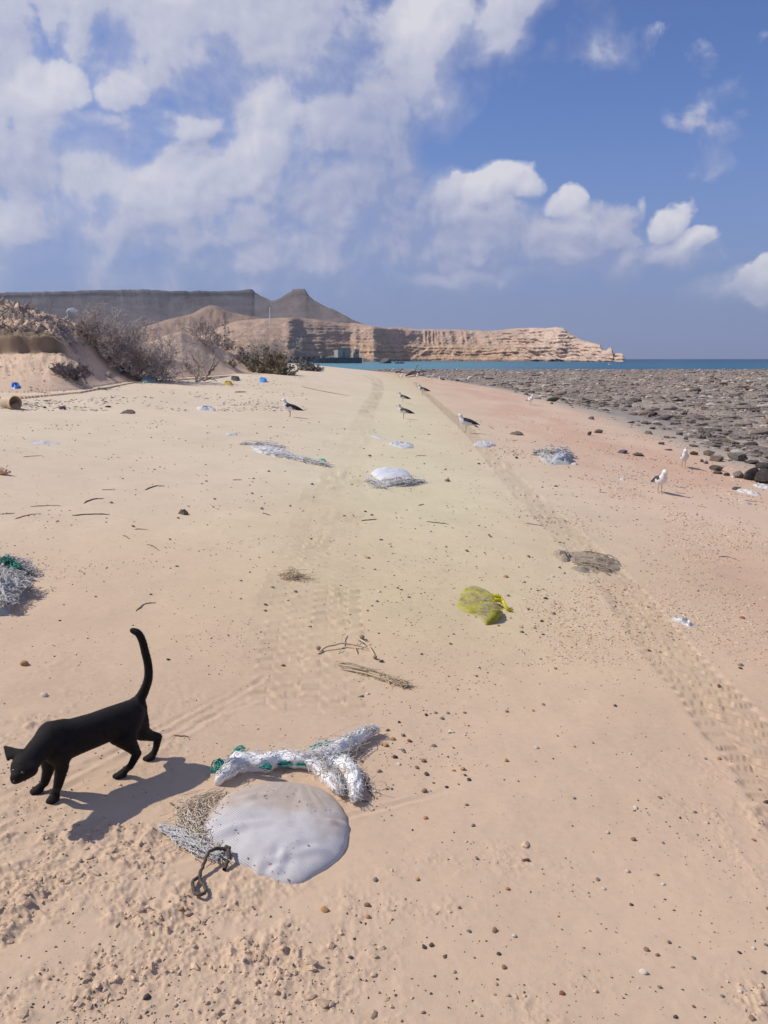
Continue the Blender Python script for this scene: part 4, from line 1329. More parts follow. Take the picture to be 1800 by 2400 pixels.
M_STRAP = mat('old_rope', (0.075, 0.055, 0.042), .85, (0.15, 0.115, 0.085), 50, .8, 160, .006)
M_TWIG = mat('twig_brown', (0.22, 0.16, 0.11), .9, (0.33, 0.25, 0.175), 30, .4, 120, .003)
M_TWIG_DK = mat('twig_dark', (0.13, 0.098, 0.075), .9, (0.21, 0.16, 0.125), 30, .4, 120, .003)
M_STRAW = mat('straw', (0.52, 0.39, 0.24), .85, (0.66, 0.54, 0.37), 30, .3, 120, .003)
M_DRIFT = mat('driftwood', (0.30, 0.235, 0.175), .9, (0.19, 0.145, 0.11), 14, .8, 40, .01)

def build_strap():
    base = at(*zp(ZS, [(330, 1130)])[0])
    root = empty('rope_loop', base, 'dark weathered rope with a loop at its end below the sack', 'rope')
    simple_tube('rope_length', None, None, zp(ZS, [(520, 968), (450, 975), (390, 1010), (345, 1070), (318, 1125)]), .0052, M_STRAP, 22, [.02, .03, .035, .02, .004], parent=root, base=base, taper=False, wob=.0012)
    simple_tube('rope_loop_end', None, None, zp(ZS, [(318, 1120), (280, 1160), (275, 1215), (305, 1255), (350, 1250), (362, 1215), (330, 1165), (318, 1125)]), .0050, M_STRAP, 30, [.006, .01, .012, .012, .01, .01, .008], parent=root, base=base, taper=False, wob=.0010)
    simple_tube('rope_knot', None, None, zp(ZS, [(500, 968), (530, 985), (520, 1020), (490, 1075)]), .0065, M_STRAP, 14, [.03, .03, .015, .004], parent=root, base=base, taper=False, wob=.0015)
    # the shock cord of small bits on the sack
build_strap()

# ------------------------------------------------------------------ yellow bag
ZY = (1040, 1340, 0.12055)
def build_yellow_bag():
    m = mat('yellow_film', (0.54, 0.50, 0.09), .38, (0.70, 0.63, 0.09), 9, spec=.4, transl=.25)
    nt = m.node_tree; g = G(nt); b = nt.nodes['Principled BSDF']
    P = g.n('ShaderNodeTexCoord').outputs['Object']
    old = b.inputs['Base Color'].links[0].from_socket
    n = g.noise(g.v('MULTIPLY', P, (1, 1.6, 1)), 7.0, 5, .6, dist=.8)
    sand = g.maprange(n, .40, .54)
    g.put(b.inputs['Base Color'], g.mix(g.m('MULTIPLY', sand, .80), old, (0.55, 0.455, 0.28, 1)))
    poly = zp(ZY, [(250, 560), (300, 440), (360, 340), (450, 270), (560, 255), (700, 290), (830, 340), (930, 390), (1000, 480), (1080, 580), (1140, 640), (1180, 740), (1150, 850), (1050, 960), (900, 1030), (760, 1060), (760, 980),
                    (640, 900), (500, 840), (340, 790), (250, 730), (240, 640)])
    base = at(*zp(ZY, [(700, 700)])[0])
    root = empty('plastic_bag', base, 'crumpled yellow plastic bag filled with sand on the open beach', 'plastic bag')
    lump('bag_film', None, None, poly, 0.022, m, power=.45, folds=.030, fscale=10, aniso=(.45, 2.0), seed=23, n=150, rings=48, rnd=.05, parent=root)
    # gathered neck with folded, torn edge
    px = zp(ZY, [(930, 650), (1040, 680), (1120, 700), (1220, 760), (1330, 780)])
    c = gz(at_many([p[0] for p in px], [p[1] for p in px])); c[:, 2] += [.05, .06, .05, .02, .006]
    c = smooth_path(c, 24)
    paths, rad = [], []
    rg = np.random.default_rng(2)
    for i in range(16):
        a = rg.uniform(0, 6.28); q = c[rg.integers(0, 8):].copy()
        s = np.linspace(1.4, .35, len(q))[:, None]
        q = q + s * np.array([0, .016 * math.cos(a), .014 * math.sin(a)]) + rg.normal(0, .0018, q.shape)
        paths.append(q); rad.append(np.linspace(.0075, .003, len(q)))
    V, Fc = paths_np(paths, rad, 5)
    link('bag_neck', mesh_np('bag_neck', V - base, Fc), mat('yellow_film_bright', (0.62, 0.55, 0.015), .35, (0.74, .66, .03), 12, spec=.4, transl=.2), root)
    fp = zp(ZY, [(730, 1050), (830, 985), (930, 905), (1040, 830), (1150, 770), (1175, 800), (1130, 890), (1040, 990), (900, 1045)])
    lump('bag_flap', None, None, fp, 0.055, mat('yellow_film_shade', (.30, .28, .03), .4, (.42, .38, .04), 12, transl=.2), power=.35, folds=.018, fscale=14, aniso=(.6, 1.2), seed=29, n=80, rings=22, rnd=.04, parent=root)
build_yellow_bag()

# ------------------------------------------------------------------ the old grey-brown sack in the wheel track
ZO = (1270, 1260, 0.13261)
def build_old_cloth():
    m = mat('muddy_cloth', (0.46, 0.365, 0.265), .95, (0.33, 0.265, 0.19), 22, 1.0, 70, .01)
    base = at(*zp(ZO, [(800, 470)])[0])
    root = empty('old_cloth', base, 'muddy grey brown cloth rag bunched up across the right wheel track', 'rag')
    lump('cloth_fold', None, None, zp(ZO, [(420, 230), (600, 235), (800, 260), (1000, 310), (1200, 370), (1380, 430), (1425, 510), (1390, 600), (1250, 600), (1050, 640), (850, 600), (650, 530), (520, 450), (440, 350)]), .032, m,
         power=.5, folds=.042, fscale=6, aniso=(.6, 3.0), seed=41, n=140, rings=40, rnd=.05, parent=root)
    lump('cloth_bunch', None, None, zp(ZO, [(180, 300), (260, 250), (380, 240), (480, 300), (500, 420), (430, 460), (340, 440), (250, 370)]), .040, m, power=.45, folds=.034, fscale=14, seed=43, n=70, rings=20, parent=root)
    lump('cloth_hem', None, None, zp(ZO, [(480, 540), (600, 520), (760, 560), (880, 600), (870, 640), (720, 630), (580, 590)]), .022, mat('dark_cloth', (.27, .225, .165), .9, (.34, .28, .205), 20), power=.5, folds=.004, seed=45, n=60, rings=14, parent=root)  # strip along the near edge, darker than the rest of the rag
    rg = np.random.default_rng(9)
    for i in range(7):
        y0 = rg.uniform(280, 560); x0 = rg.uniform(480, 750)
        px = zp(ZO, [(x0, y0), (x0 + 250, y0 + 40), (x0 + 480, y0 + 95), (x0 + 640, y0 + 140)])
        simple_tube('cloth_rib', None, None, px, rg.uniform(.004, .007), m, 20, [.02, .036, .034, .01], parent=root, base=base, wob=.003, seed=i)
build_old_cloth()

# ------------------------------------------------------------------ white sacks, plastic and nets further out
M_WPL = mat('white_plastic', (0.70, 0.69, 0.67), .5, (0.60, 0.585, 0.565), 12, .3, 60, .004, transl=.1)
M_WCL = mat('white_cloth', (0.66, 0.63, 0.59), .9, (0.50, 0.46, 0.41), 10, .6, 50, .01)
M_NETG = mat('grey_net', (0.58, 0.56, 0.53), .9, (0.34, 0.32, 0.30), 18, .8, 60, .01)
M_NETW = mat('pale_net', (0.70, 0.68, 0.65), .9, (0.52, 0.50, 0.48), 18, .8, 60, .01)

ZM = (640, 1040, 0.24111)
def build_mid_sack():
    base = at(*zp(ZM, [(1150, 320)])[0])
    root = empty('sack', base, 'smaller white sack with shredded lower edge in the middle of the beach', 'sack')
    lump('sack_cloth', None, None, zp(ZM, [(945, 292), (985, 268), (1050, 250), (1150, 255), (1250, 272), (1320, 300), (1365, 345), (1300, 385), (1180, 392), (1090, 380), (1010, 340)]), .085, mat('pale_sack', (.66, .66, .69), .7, (.6, .6, .64), 8, .4, 60, .006), power=.55, folds=.03, fscale=3, seed=51, n=90, rings=26, rnd=.03, parent=root, ridge=False)
    lump('shredded_edge', None, None, zp(ZM, [(1010, 360), (1100, 385), (1200, 370), (1330, 335), (1440, 378), (1380, 400), (1300, 412), (1150, 418), (1080, 436), (1000, 415)]), .06, M_WCL, power=.5, folds=.07, fscale=8, seed=53, n=110, rings=24, rnd=.2, parent=root)
    ps = zp(ZM, [(880, 372), (950, 385), (1000, 410), (1080, 438)])
    p = smooth_path(gz(at_many([q[0] for q in ps], [q[1] for q in ps])), 20)
    ps2 = zp(ZM, [(1050, 400), (1200, 410), (1320, 395), (1440, 378)])
    p2 = smooth_path(gz(at_many([q[0] for q in ps2], [q[1] for q in ps2])), 20)
    stuff_tubes('fibre', strand_bundle([p, p2], 160, [.05, .07, .06, .03], .003, 55, ends=.06, length=(.3, .8)), .0035, M_FIBRE, root, base)
build_mid_sack()

ZW = (540, 1000, 0.2773)
def build_litter():
    # long white shreds with a green end
    base = at(*zp(ZW, [(400, 230)])[0])
    root = empty('plastic_shreds', base, 'long strip of shredded white plastic sheet with a green end', 'plastic sheet')
    lump('sheet', None, None, zp(ZW, [(160, 175), (250, 160), (380, 165), (450, 205), (520, 240), (600, 270), (640, 290), (540, 290), (430, 270), (330, 255), (290, 240), (200, 210)]), .035, M_WPL, power=.5, folds=.06, fscale=6, seed=61, n=120, rings=26, rnd=.25, parent=root)
    lump('sheet_end', None, None, zp(ZW, [(640, 295), (720, 290), (790, 310), (825, 325), (800, 338), (720, 322)]), .02, M_WPL, power=.5, folds=.03, fscale=9, seed=62, n=60, rings=14, rnd=.2, parent=root)
    lump('green_end', None, None, zp(ZW, [(735, 288), (775, 285), (818, 310), (800, 322), (760, 308)]), .05, mat('green_plastic', (.05, .36, .24), .5, (.10, .46, .33), 14), power=.5, folds=.02, fscale=14, seed=63, n=50, rings=12, rnd=.15, parent=root)
    px = zp(ZW, [(80, 155), (150, 152), (250, 158), (350, 170), (430, 182)]); p1 = smooth_path(gz(at_many(*np.array(px).T)), 24)
    px = zp(ZW, [(300, 240), (420, 262), (560, 285), (700, 315), (810, 335)]); p2 = smooth_path(gz(at_many(*np.array(px).T)), 24)
    stuff_tubes('shred', strand_bundle([p1, p2], 120, [.03, .06, .07, .05], .004, 64, ends=.07, length=(.2, .6)), .0045, M_FIBRE, root, base)

    flats = [
        ('plastic_scrap', 'white crumpled plastic scrap with thin tail, below the left of two nearer brown gulls', 'plastic scrap', [(910, 1043), (925, 1033), (945, 1036), (968, 1042), (970, 1050), (945, 1052), (925, 1046)], .04, M_WPL, .05, 6),
        ('plastic_scrap', 'thin pale plastic strip lying flat left of the white crumpled scrap', 'plastic scrap', [(854, 1015), (870, 1018), (900, 1027), (915, 1031), (900, 1032), (872, 1023)], .015, M_WPL, .02, 6),
        ('plastic_scrap', 'bright white plastic sheet lying below the gull with drooping wing', 'plastic scrap', [(1105, 1044), (1125, 1038), (1140, 1034), (1155, 1038), (1162, 1045), (1148, 1048), (1120, 1047)], .05, M_WPL, .05, 6),
        ('paper_scrap', 'faint white flattened plastic film near the left edge, half covered with sand', 'plastic film', [(50, 1035), (90, 1031), (140, 1037), (148, 1042), (110, 1045), (70, 1042)], .012, M_WCL, .015, 5),
        ('paper_scrap', 'small pale film scrap left of the long shredded strip', 'plastic film', [(520, 1020), (545, 1013), (558, 1016), (556, 1022), (530, 1023)], .015, M_WCL, .02, 6),
        ('paper_scrap', 'torn white plastic lying left of the nearest black backed gull on the left', 'plastic scrap', [(460, 956), (475, 952), (495, 956), (508, 964), (480, 962), (465, 961)], .05, M_WPL, .06, 5),
        ('plastic_wrapper', 'clear crumpled plastic bottle wrapper right of the wheel track', 'wrapper', zp((900, 1200, .5425), [(1238, 462), (1265, 458), (1300, 470), (1335, 488), (1358, 503), (1325, 502), (1285, 485), (1250, 474)]), .022, mat('clear_film', (.62, .60, .56), .25, (.5, .47, .43), 16, .4, 40, .006, spec=.5), .03, 16),
        ('plastic_scrap', 'white torn sheet lying at the edge of dark rocks on the right', 'plastic sheet', zp((1400, 860, .2411), [(1330, 1185), (1400, 1190), (1480, 1205), (1560, 1225), (1610, 1260), (1540, 1250), (1430, 1230), (1350, 1205)]), .035, M_WCL, .04, 7),
        ('plastic_scrap', 'white foam like sheet beneath the big dark boulder at the right edge', 'plastic sheet', zp((1400, 860, .2411), [(1505, 1145), (1590, 1140), (1680, 1165), (1740, 1190), (1640, 1185), (1550, 1165)]), .035, M_WPL, .04, 7),
        ('plastic_scrap', 'small light blue scrap on pink sand near the right edge', 'plastic scrap', zp((1400, 860, .2411), [(1440, 1322), (1480, 1316), (1502, 1324), (1490, 1336), (1455, 1334)]), .012, mat('lilac_plastic', (.28, .30, .48), .5, (.2, .22, .38), 20), .01, 10),
        ('plastic_scrap', 'pale cream scrap on pink sand left of the nearest gull', 'plastic scrap', zp((1400, 860, .2411), [(215, 1095), (240, 1080), (265, 1085), (262, 1108), (235, 1105)]), .02, M_WCL, .02, 10),
        ('plastic_bag', 'small blue plastic bag on the sand at the far left', 'plastic bag', zp((0, 680, .2712), [(94, 845), (100, 818), (130, 812), (165, 822), (174, 850), (140, 855)]), .10, mat('blue_plastic', (.02, .12, .42), .4, (.05, .22, .6), 10, spec=.4), .05, 9),
        ('plastic_bag', 'torn pale green plastic bag at the foot of the big dry bush', 'plastic bag', zp((0, 680, .2712), [(1215, 795), (1260, 768), (1310, 762), (1350, 752), (1340, 795), (1290, 808), (1235, 808)]), .16, mat('pale_green_plastic', (.40, .50, .43), .5, (.55, .62, .56), 8, transl=.15), .12, 5),
        ('plastic_bag', 'dull blue bag tucked under the branches of the big dry bush', 'plastic bag', zp((0, 680, .2712), [(1020, 720), (1040, 685), (1085, 680), (1092, 715), (1050, 728)]), .16, mat('dull_blue_plastic', (.06, .14, .25), .6, (.10, .2, .32), 8), .08, 6),
        ('plastic_bag', 'yellow plastic scrap beside the dead branches at the dune foot', 'plastic bag', zp((430, 680, .2712), [(355, 815), (380, 800), (410, 805), (425, 826), (385, 828)]), .12, mat('ochre_plastic', (.50, .36, .04), .5, (.62, .46, .06), 10), .06, 7),
        ('plastic_bag', 'bright blue bag on the sand right of the dead branches', 'plastic bag', zp((430, 680, .2712), [(655, 795), (672, 775), (705, 772), (718, 794), (690, 800)]), .16, mat('bright_blue_plastic', (.04, .24, .62), .45, (.12, .40, .75), 8), .10, 6),
        ('black_bag', 'dark brown bag lump between dead branches and the bright blue bag', 'rubbish bag', zp((430, 680, .2712), [(412, 775), (430, 758), (465, 757), (484, 778), (470, 790), (430, 785)]), .18, mat('dark_plastic', (.06, .045, .04), .6, (.10, .08, .07), 10), .06, 5),
        ('driftwood_piece', 'dark curled piece of bark on the sand left of centre below the bush', 'driftwood', zp((0, 680, .2712), [(1005, 1072), (1060, 1060), (1100, 1050), (1115, 1034), (1150, 1035), (1170, 1055), (1165, 1074), (1110, 1075)]), .035, mat('dark_bark', (.13, .10, .075), .9, (.20, .155, .115), 14, .6, 60, .01), .04, 7),
        ('driftwood_piece', 'flat brown wood piece with tapering end right of the drooping gull', 'driftwood', zp((1020, 860, .2712), [(625, 582), (680, 580), (715, 570), (745, 572), (762, 592), (700, 593)]), .07, mat('brown_bark', (.17, .125, .09), .9, (.24, .18, .13), 14, .6, 60, .01), .03, 7),
        ('sand_weed', 'dry heap of broken brown weed near the left side of the beach', 'weed clump', zp((0, 1060, .2773), [(1500, 520), (1540, 505), (1580, 508), (1605, 538), (1560, 536)]), .025, mat('dry_weed', (.14, .105, .075), .95, (.22, .17, .12), 20, 1., 80, .01), .04, 16),
    ]
    for i, (nm, lb, ct, poly, h, m, f, fs) in enumerate(flats):
        lump(nm, lb, ct, poly, h * (.65 if 'bag' in nm else 1), m, power=.4 if 'bag' in nm else .5, folds=f * (2.0 if 'bag' in nm else 1.2), fscale=fs * (1.5 if 'bag' in nm else 1), seed=70 + i * 3, n=72, rings=18, rnd=.14)

    # grey net clump with white cloth, right of centre
    base = at(1292, 1080)
    root = empty('fishing_net', base, 'tangled grey fishing net with pale cloth on the pink sand', 'fishing net')
    lump('net_mass', None, None, zp((1020, 860, .2712), [(860, 745), (940, 735), (1020, 730), (1100, 745), (1150, 765), (1185, 800), (1170, 850), (1080, 860), (990, 855), (940, 825), (900, 790)]), .06, M_NETG, power=.6, folds=.12, fscale=9, seed=91, n=120, rings=30, rnd=.15, parent=root)
    lump('pale_cloth', None, None, zp((1020, 860, .2712), [(1000, 822), (1060, 800), (1140, 785), (1180, 800), (1175, 825), (1100, 832), (1030, 838)]), .15, mat('bluish_cloth', (.48, .50, .53), .9, (.36, .38, .41), 12, .6, 60, .01), power=.5, folds=.06, fscale=9, seed=93, n=80, rings=18, rnd=.12, parent=root)
    lump('white_scrap', None, None, zp((1020, 860, .2712), [(1170, 850), (1190, 835), (1235, 840), (1225, 852)]), .03, M_WPL, power=.5, folds=.02, fscale=12, seed=94, n=40, rings=10, parent=root)
    pz = smooth_path(gz(at_many(*np.array(zp((1020, 860, .2712), [(865, 755), (940, 770), (1010, 790), (1100, 775), (1160, 790)])).T)), 20)
    stuff_tubes('net_cord', strand_bundle([pz], 150, [.10, .17, .18, .10], .004, 95, ends=.03, length=(.08, .2), wild=.012, flat=.5), .005, M_NETG, root, base)
    stuff_tubes('pale_cord', strand_bundle([pz], 150, [.10, .17, .18, .10], .004, 96, ends=.03, length=(.06, .2), wild=.012), .006, M_NETW, root, base)

    # net heap at the left edge
    Z7 = (0, 1060, .2773)
    base = at(*zp(Z7, [(60, 1200)])[0])
    root = empty('fishing_net', base, 'heap of grey and green fishing net at the left edge of the photo', 'fishing net')
    lump('net_mass', None, None, zp(Z7, [(-260, 1040), (-100, 1010), (20, 1060), (110, 1075), (180, 1140), (262, 1225), (180, 1262), (110, 1310), (70, 1385), (-20, 1420), (-200, 1400), (-280, 1200)]), .075, M_NETG, power=.6, folds=.11, fscale=9, seed=101, n=130, rings=34, rnd=.12, parent=root)
    lump('net_trail', None, None, zp(Z7, [(-200, 960), (-60, 925), (60, 930), (160, 960), (240, 1000), (282, 1045), (240, 1060), (190, 1020), (110, 1030), (0, 1050), (-150, 1040)]), .05, M_NETG, power=.6, folds=.09, fscale=12, seed=103, n=110, rings=24, rnd=.2, parent=root)
    q = [smooth_path(gz(at_many(*np.array(zp(Z7, z)).T)), 24) for z in ([(-150, 1100), (0, 1100), (100, 1130), (170, 1190), (230, 1230)], [(-150, 1250), (-20, 1230), (60, 1270), (60, 1360)], [(-100, 970), (40, 960), (150, 985), (260, 1050)])]
    for P in q[:2]: P[:, 2] += .05
    q[2][:, 2] += .02
    stuff_tubes('net_cord', strand_bundle(q, 260, [.05, .07, .07, .03], .003, 105, ends=.02, length=(.06, .2), wild=.008, flat=.4), .0022, M_NETG, root, base)
    stuff_tubes('pale_cord', strand_bundle(q, 520, [.06, .08, .08, .04], .003, 106, ends=.02, length=(.06, .2), wild=.008, flat=.4), .0024, M_NETW, root, base)
    qg = smooth_path(gz(at_many(*np.array(zp(Z7, [(-20, 1000), (40, 1010), (110, 1020), (150, 1060)])).T)), 14); qg[:, 2] += .05
    stuff_tubes('green_cord', strand_bundle([qg], 46, [.02, .03, .02], .003, 107, ends=.02, length=(.2, .6), wild=.012), .0036, mat('dull_green_fibre', (.04, .20, .14), .7, (.07, .28, .21), 30), root, base)
build_litter()

# ------------------------------------------------------------------ containers
def build_containers():
    # tipped-over beige tub
    cream = mat('cream_tub', (.58, .46, .30), .55, (.50, .39, .25), 6, .2, 40, .004)
    inner = mat('tub_inside', (.52, .39, .26), .8, (.42, .31, .20), 6)
    p = at(32, 958)
    dep = float(p[1]); px2m = dep / F
    Rr = 16 * px2m; L = 40 * px2m
    o = empty('tub', [p[0] - .05, p[1], HG(p[0], p[1])[0] + Rr * .86], 'beige plastic tub lying on its side at the left edge', 'tub', rz=R(-32))
    V, Fc = lathe_np([(-L * .55, .001), (-L * .55, Rr * .86), (-L * .5, Rr * .92), (L * .25, Rr), (L * .45, Rr), (L * .45, Rr * 1.04), (L * .5, Rr * 1.04), (L * .5, Rr * .93), (L * .4, Rr * .92)], 36)
    link('tub_wall', mesh_np('tub_wall', V, Fc), cream, o)
    V, Fc = lathe_np([(L * .4, Rr * .921), (L * .1, Rr * .90), (-L * .2, Rr * .86), (-L * .2, .001)], 36)
    link('tub_inside', mesh_np('tub_inside', V, Fc), inner, o)
    # drifted sand caught in the mouth
    n = 20; a = np.linspace(-np.pi * .95, -np.pi * .05, n)
    rim = np.stack([np.full(n, L * .40), Rr * .9 * np.cos(a), Rr * .9 * np.sin(a)], 1); top = rim.copy(); top[:, 2] = np.minimum(-.25 * Rr + .35 * top[:, 1], Rr); top[:, 0] = L * .1
    V = np.concatenate([rim, top]); link('sand_fill', mesh_np('sand_fill', V, grid_faces(2, n)), inner, o)
    # broken peach jug at the edge
    peach = mat('peach_plastic', (.60, .36, .22), .5, (.68, .44, .29), 8, .2, 30, .004)
    rust = mat('jug_slit', (.22, .06, .02), .8)
    p = at(6, 1112); px2m = float(p[1]) / F
    Rr = 11 * px2m; L = 60 * px2m
    o = empty('jug', [p[0] - L * .12, p[1], HG(p[0], p[1])[0] + Rr * .62], 'broken peach coloured plastic jug with its neck pointing right, cut off by the left edge', 'jug', rz=R(-12))
    V, Fc = lathe_np([(-L * .8, .001), (-L * .8, Rr * .9), (-L * .7, Rr), (L * .05, Rr), (L * .16, Rr * .92), (L * .22, Rr * .62), (L * .30, Rr * .52), (L * .34, Rr * .55), (L * .36, .001)], 28)
    V[:, 2] *= .9
    link('jug_body', mesh_np('jug_body', V, Fc), peach, o)
    V, Fc = lathe_np([(L * .335, .001), (L * .335, Rr * .34), (L * .45, Rr * .30), (L * .50, Rr * .24), (L * .50, .001)], 20)
    link('jug_neck', mesh_np('jug_neck', V, Fc), peach, o)
    V, Fc = box_np(-L * .6, L * .12, -Rr * .94, -Rr * .60, Rr * .36, Rr * .52)
    link('torn_slit', mesh_np('torn_slit', V, Fc, False), rust, o)
build_containers()

# ------------------------------------------------------------------ twigs, stalks and driftwood
def build_twigs():
    Z7 = (0, 1060, .2773); Z8 = (560, 1280, .2773); Z4 = (900, 1200, .5425); Z5 = (1400, 860, .2411); Z2 = (430, 680, .2712)
    left = [[(195, 42), (275, 36), (355, 32)], [(1225, 317), (1310, 288), (1390, 287)], [(708, 430), (790, 395), (880, 390)], [(610, 535), (760, 527), (850, 525), (930, 527)],
            [(128, 570), (240, 535), (350, 522)], [(255, 458), (440, 450), (520, 452)], [(0, 530), (128, 522)], [(1140, 658), (1190, 655), (1255, 660)], [(1045, 705), (1098, 735)],
            [(1245, 778), (1300, 800), (1348, 830)], [(1150, 1345), (1200, 1300), (1250, 1278), (1320, 1275)], [(230, 990), (280, 993), (345, 1015)], [(860, 318), (980, 318)]]
    labs = ['short straight dark twig near the left edge, below the flattened film', 'bent dark twig lying right of several pebbles in the left half', 'wavy dark twig lying left of the bent one',
            'longest straight dark stick in the left part of the beach', 'thin curved twig near the left edge above the long stick', 'faint thin grey twig left of the wavy dark twig', 'pale twig running off the left edge',
            'small forked twig beside a dark red pebble', 'short slanting twig below the forked one', 'slanting dark twig above the weed line on the left', 'thin curved root with ragged end above the cat tail', 'dark stick poking out of the net heap']
    for i, z in enumerate(left):
        simple_tube('twig', labs[i] if i < len(labs) else 'faint straight twig high on the left sand', 'twig', zp(Z7, z), .0065 if i in (1, 2, 3) else .0045, M_TWIG_DK if i in (1, 2, 3, 11) else M_TWIG, 14, wob=.003, seed=i)
    mids = [(ZW, [(1105, 795), (1180, 792), (1240, 787)], 'straight dark twig in the middle just below the small white sack'), (ZW, [(20, 448), (100, 448)], 'short dark twig left of the wheel tracks'), (ZW, [(1575, 247), (1650, 247)], 'dark twig right above the small white sack'),
            (ZW, [(270, 730), (340, 750)], 'small slanting twig among dark pebbles'), (ZW, [(1030, 752), (1062, 770)], 'tiny twig left of the straight middle twig'), (ZW, [(1590, 665), (1640, 652)], 'small hooked twig right of the middle'),
            (Z4, [(185, 43), (280, 53)], 'thin dark twig left of the right wheel track'), (Z4, [(610, 50), (690, 62)], 'slanting twig touching the right wheel track'), (Z4, [(1445, 195), (1490, 198), (1540, 215)], 'bent twig in the shell grit at the right'),
            (Z5, [(740, 1150), (800, 1168), (880, 1165)], 'curved brown twig right of the nearest gull'), (Z5, [(970, 1350), (1065, 1367)], 'short twig below the nearest gull shadow'), (Z5, [(760, 1220), (860, 1232)], 'thin twig next to the nearest gull shadow'),
            (Z5, [(1435, 1297), (1565, 1312)], 'long thin twig above the light blue scrap'), (Z5, [(10, 1215), (100, 1225)], 'thin twig on pink sand left of the nearest gull'), (Z5, [(500, 890), (600, 900)], 'faint twig left of the second white gull'),
            (ZS, [(1465, 430), (1490, 490), (1530, 575)], 'dark upright lying stick right of the frayed rope'), (ZS, [(1440, 580), (1490, 595)], 'short pale straw right below the rope end'), (ZS, [(110, 600), (185, 640)], 'short straw left of the ravelled fibres'),
            (ZC, [(1205, 840), (1315, 855)], 'short twig right of the cat far hind foot'), (Z2, [(1020, 835), (1100, 855), (1230, 880), (1440, 915)], 'long thin stick left of the wheel tracks, far up the beach'),
            (ZM, [(1395, 118), (1490, 118)], 'dark short twig right above the middle sack'), (Z2, [(445, 885), (545, 883)], 'flat twig below the dead branches')]
    for i, (Z, z, lb) in enumerate(mids):
        far = Z is Z2
        simple_tube('twig', lb, 'twig', zp(Z, z), .022 if far else (.0035 if Z in (ZS, ZC) else .006), M_TWIG if i % 3 else M_TWIG_DK, 14, wob=.002, seed=40 + i)
    # dead flower stalk
    base = at(*zp(Z8, [(980, 870)])[0])
    root = empty('dry_stalk', base, 'curved dry plant stalk with side shoots above the dry palm frond', 'plant stalk')
    for z, r, lf in (([(670, 910), (740, 875), (860, 858), (980, 865), (1110, 885)], .0055, [.0, .015, .02, .015, .01]), ([(975, 790), (1060, 840), (1110, 885), (1160, 955)], .0052, [.02, .02, .012, .002]), ([(865, 850), (870, 790), (905, 745)], .003, [.02, .02, .01]),
                     ([(960, 860), (985, 890), (1005, 920)], .003, [.015, .01, 0]), ([(1010, 865), (1060, 835), (1110, 820)], .0028, [.015, .02, .01]), ([(840, 915), (870, 880)], .003, [0, .015])):
        simple_tube('stem', None, None, zp(Z8, z), r, M_STRAW, 16, lf, parent=root, base=base)
    iv, iff = ico(2)
    for q, s in (((1040, 785), .016), ((672, 880), .014), ((1150, 955), .012)):
        p = at(*zp(Z8, [q])[0]); p[2] += .012
        v = iv * s * np.array([1, 1, .7]); v = v * (1 + .25 * vnoise3(iv * 3, 4))[:, None]
        link('seed_head', mesh_np('seed_head', v + p - base, iff), M_TWIG, root)
    # palm frond
    base = at(*zp(Z8, [(1150, 1090)])[0])
    root = empty('palm_frond', base, 'flat dry palm frond stalk pressed into the sand in the middle', 'palm frond')
    ps = [smooth_path(gz(at_many(*np.array(zp(Z8, z)).T)), 40) for z in ([(835, 1005), (1000, 1045), (1150, 1095), (1290, 1140), (1430, 1185)], [(860, 1030), (1020, 1062), (1160, 1108), (1280, 1150), (1410, 1195)])]
    for i, (z, r) in enumerate((([(840, 1015), (1000, 1050), (1150, 1100), (1290, 1145), (1425, 1190)], .006), ([(870, 1045), (1010, 1075), (1150, 1115), (1280, 1155), (1405, 1197)], .005), ([(835, 1000), (960, 1010), (1100, 1050), (1270, 1110), (1320, 1125)], .0045))):
        simple_tube('rib', None, None, zp(Z8, z), r, M_STRAW, 24, [.004, .008, .008, .004], parent=root, base=base)
    stuff_tubes('fibre', strand_bundle(ps, 150, [.012, .022, .026, .03], .0012, 66, ends=.02, length=(.1, .4)), .0014, M_STRAW, root, base)
    lump('blade', None, None, zp(Z8, [(1260, 1125), (1330, 1130), (1400, 1155), (1450, 1165), (1430, 1195), (1380, 1190), (1300, 1160)]), .012, mat('grey_blade', (.42, .36, .28), .8, (.32, .27, .2), 30, .5, 90, .003), power=.5, folds=.01, fscale=30, seed=67, n=60, rings=14, parent=root)
    # clump of straw between the wheel tracks
    base = at(*zp(Z8, [(440, 275)])[0])
    root = empty('straw_wisp', base, 'pale wisp of straw between the two near wheel tracks', 'straw')
    ps = [smooth_path(gz(at_many(*np.array(zp(Z8, z)).T)), 20) for z in ([(350, 265), (420, 250), (480, 265), (545, 280)], [(370, 290), (430, 275), (470, 295)])]
    stuff_tubes('stem', strand_bundle(ps, 60, [.03, .05, .04], .0016, 68, ends=.04, length=(.2, .6)), .0018, M_STRAW, root, base)
    # dead branches at the foot of the dune
    base = at(*zp(Z2, [(200, 770)])[0])
    root = empty('dead_branches', base, 'pile of bare dead branches at the foot of the dune', 'branches')
    br = [([(110, 795), (125, 740), (80, 705)], [.0, .35, .65]), ([(200, 775), (170, 730), (190, 695)], [.05, .4, .7]), ([(205, 770), (250, 745), (275, 700)], [.1, .45, .8]), ([(210, 765), (270, 740), (310, 715)], [.1, .4, .55]),
          ([(60, 745), (130, 745), (200, 770)], [.1, .3, .1]), ([(120, 750), (160, 720), (180, 730)], [.3, .4, .3]), ([(170, 800), (230, 790), (290, 800)], [.05, .1, .05]), ([(20, 730), (60, 725), (110, 745)], [.1, .4, .3])]
    for i, (z, lf) in enumerate(br):
        simple_tube('branch', None, None, zp(Z2, z), .05 if i < 5 else .035, M_DRIFT, 14, lf, parent=root, base=base, wob=.02, seed=i)
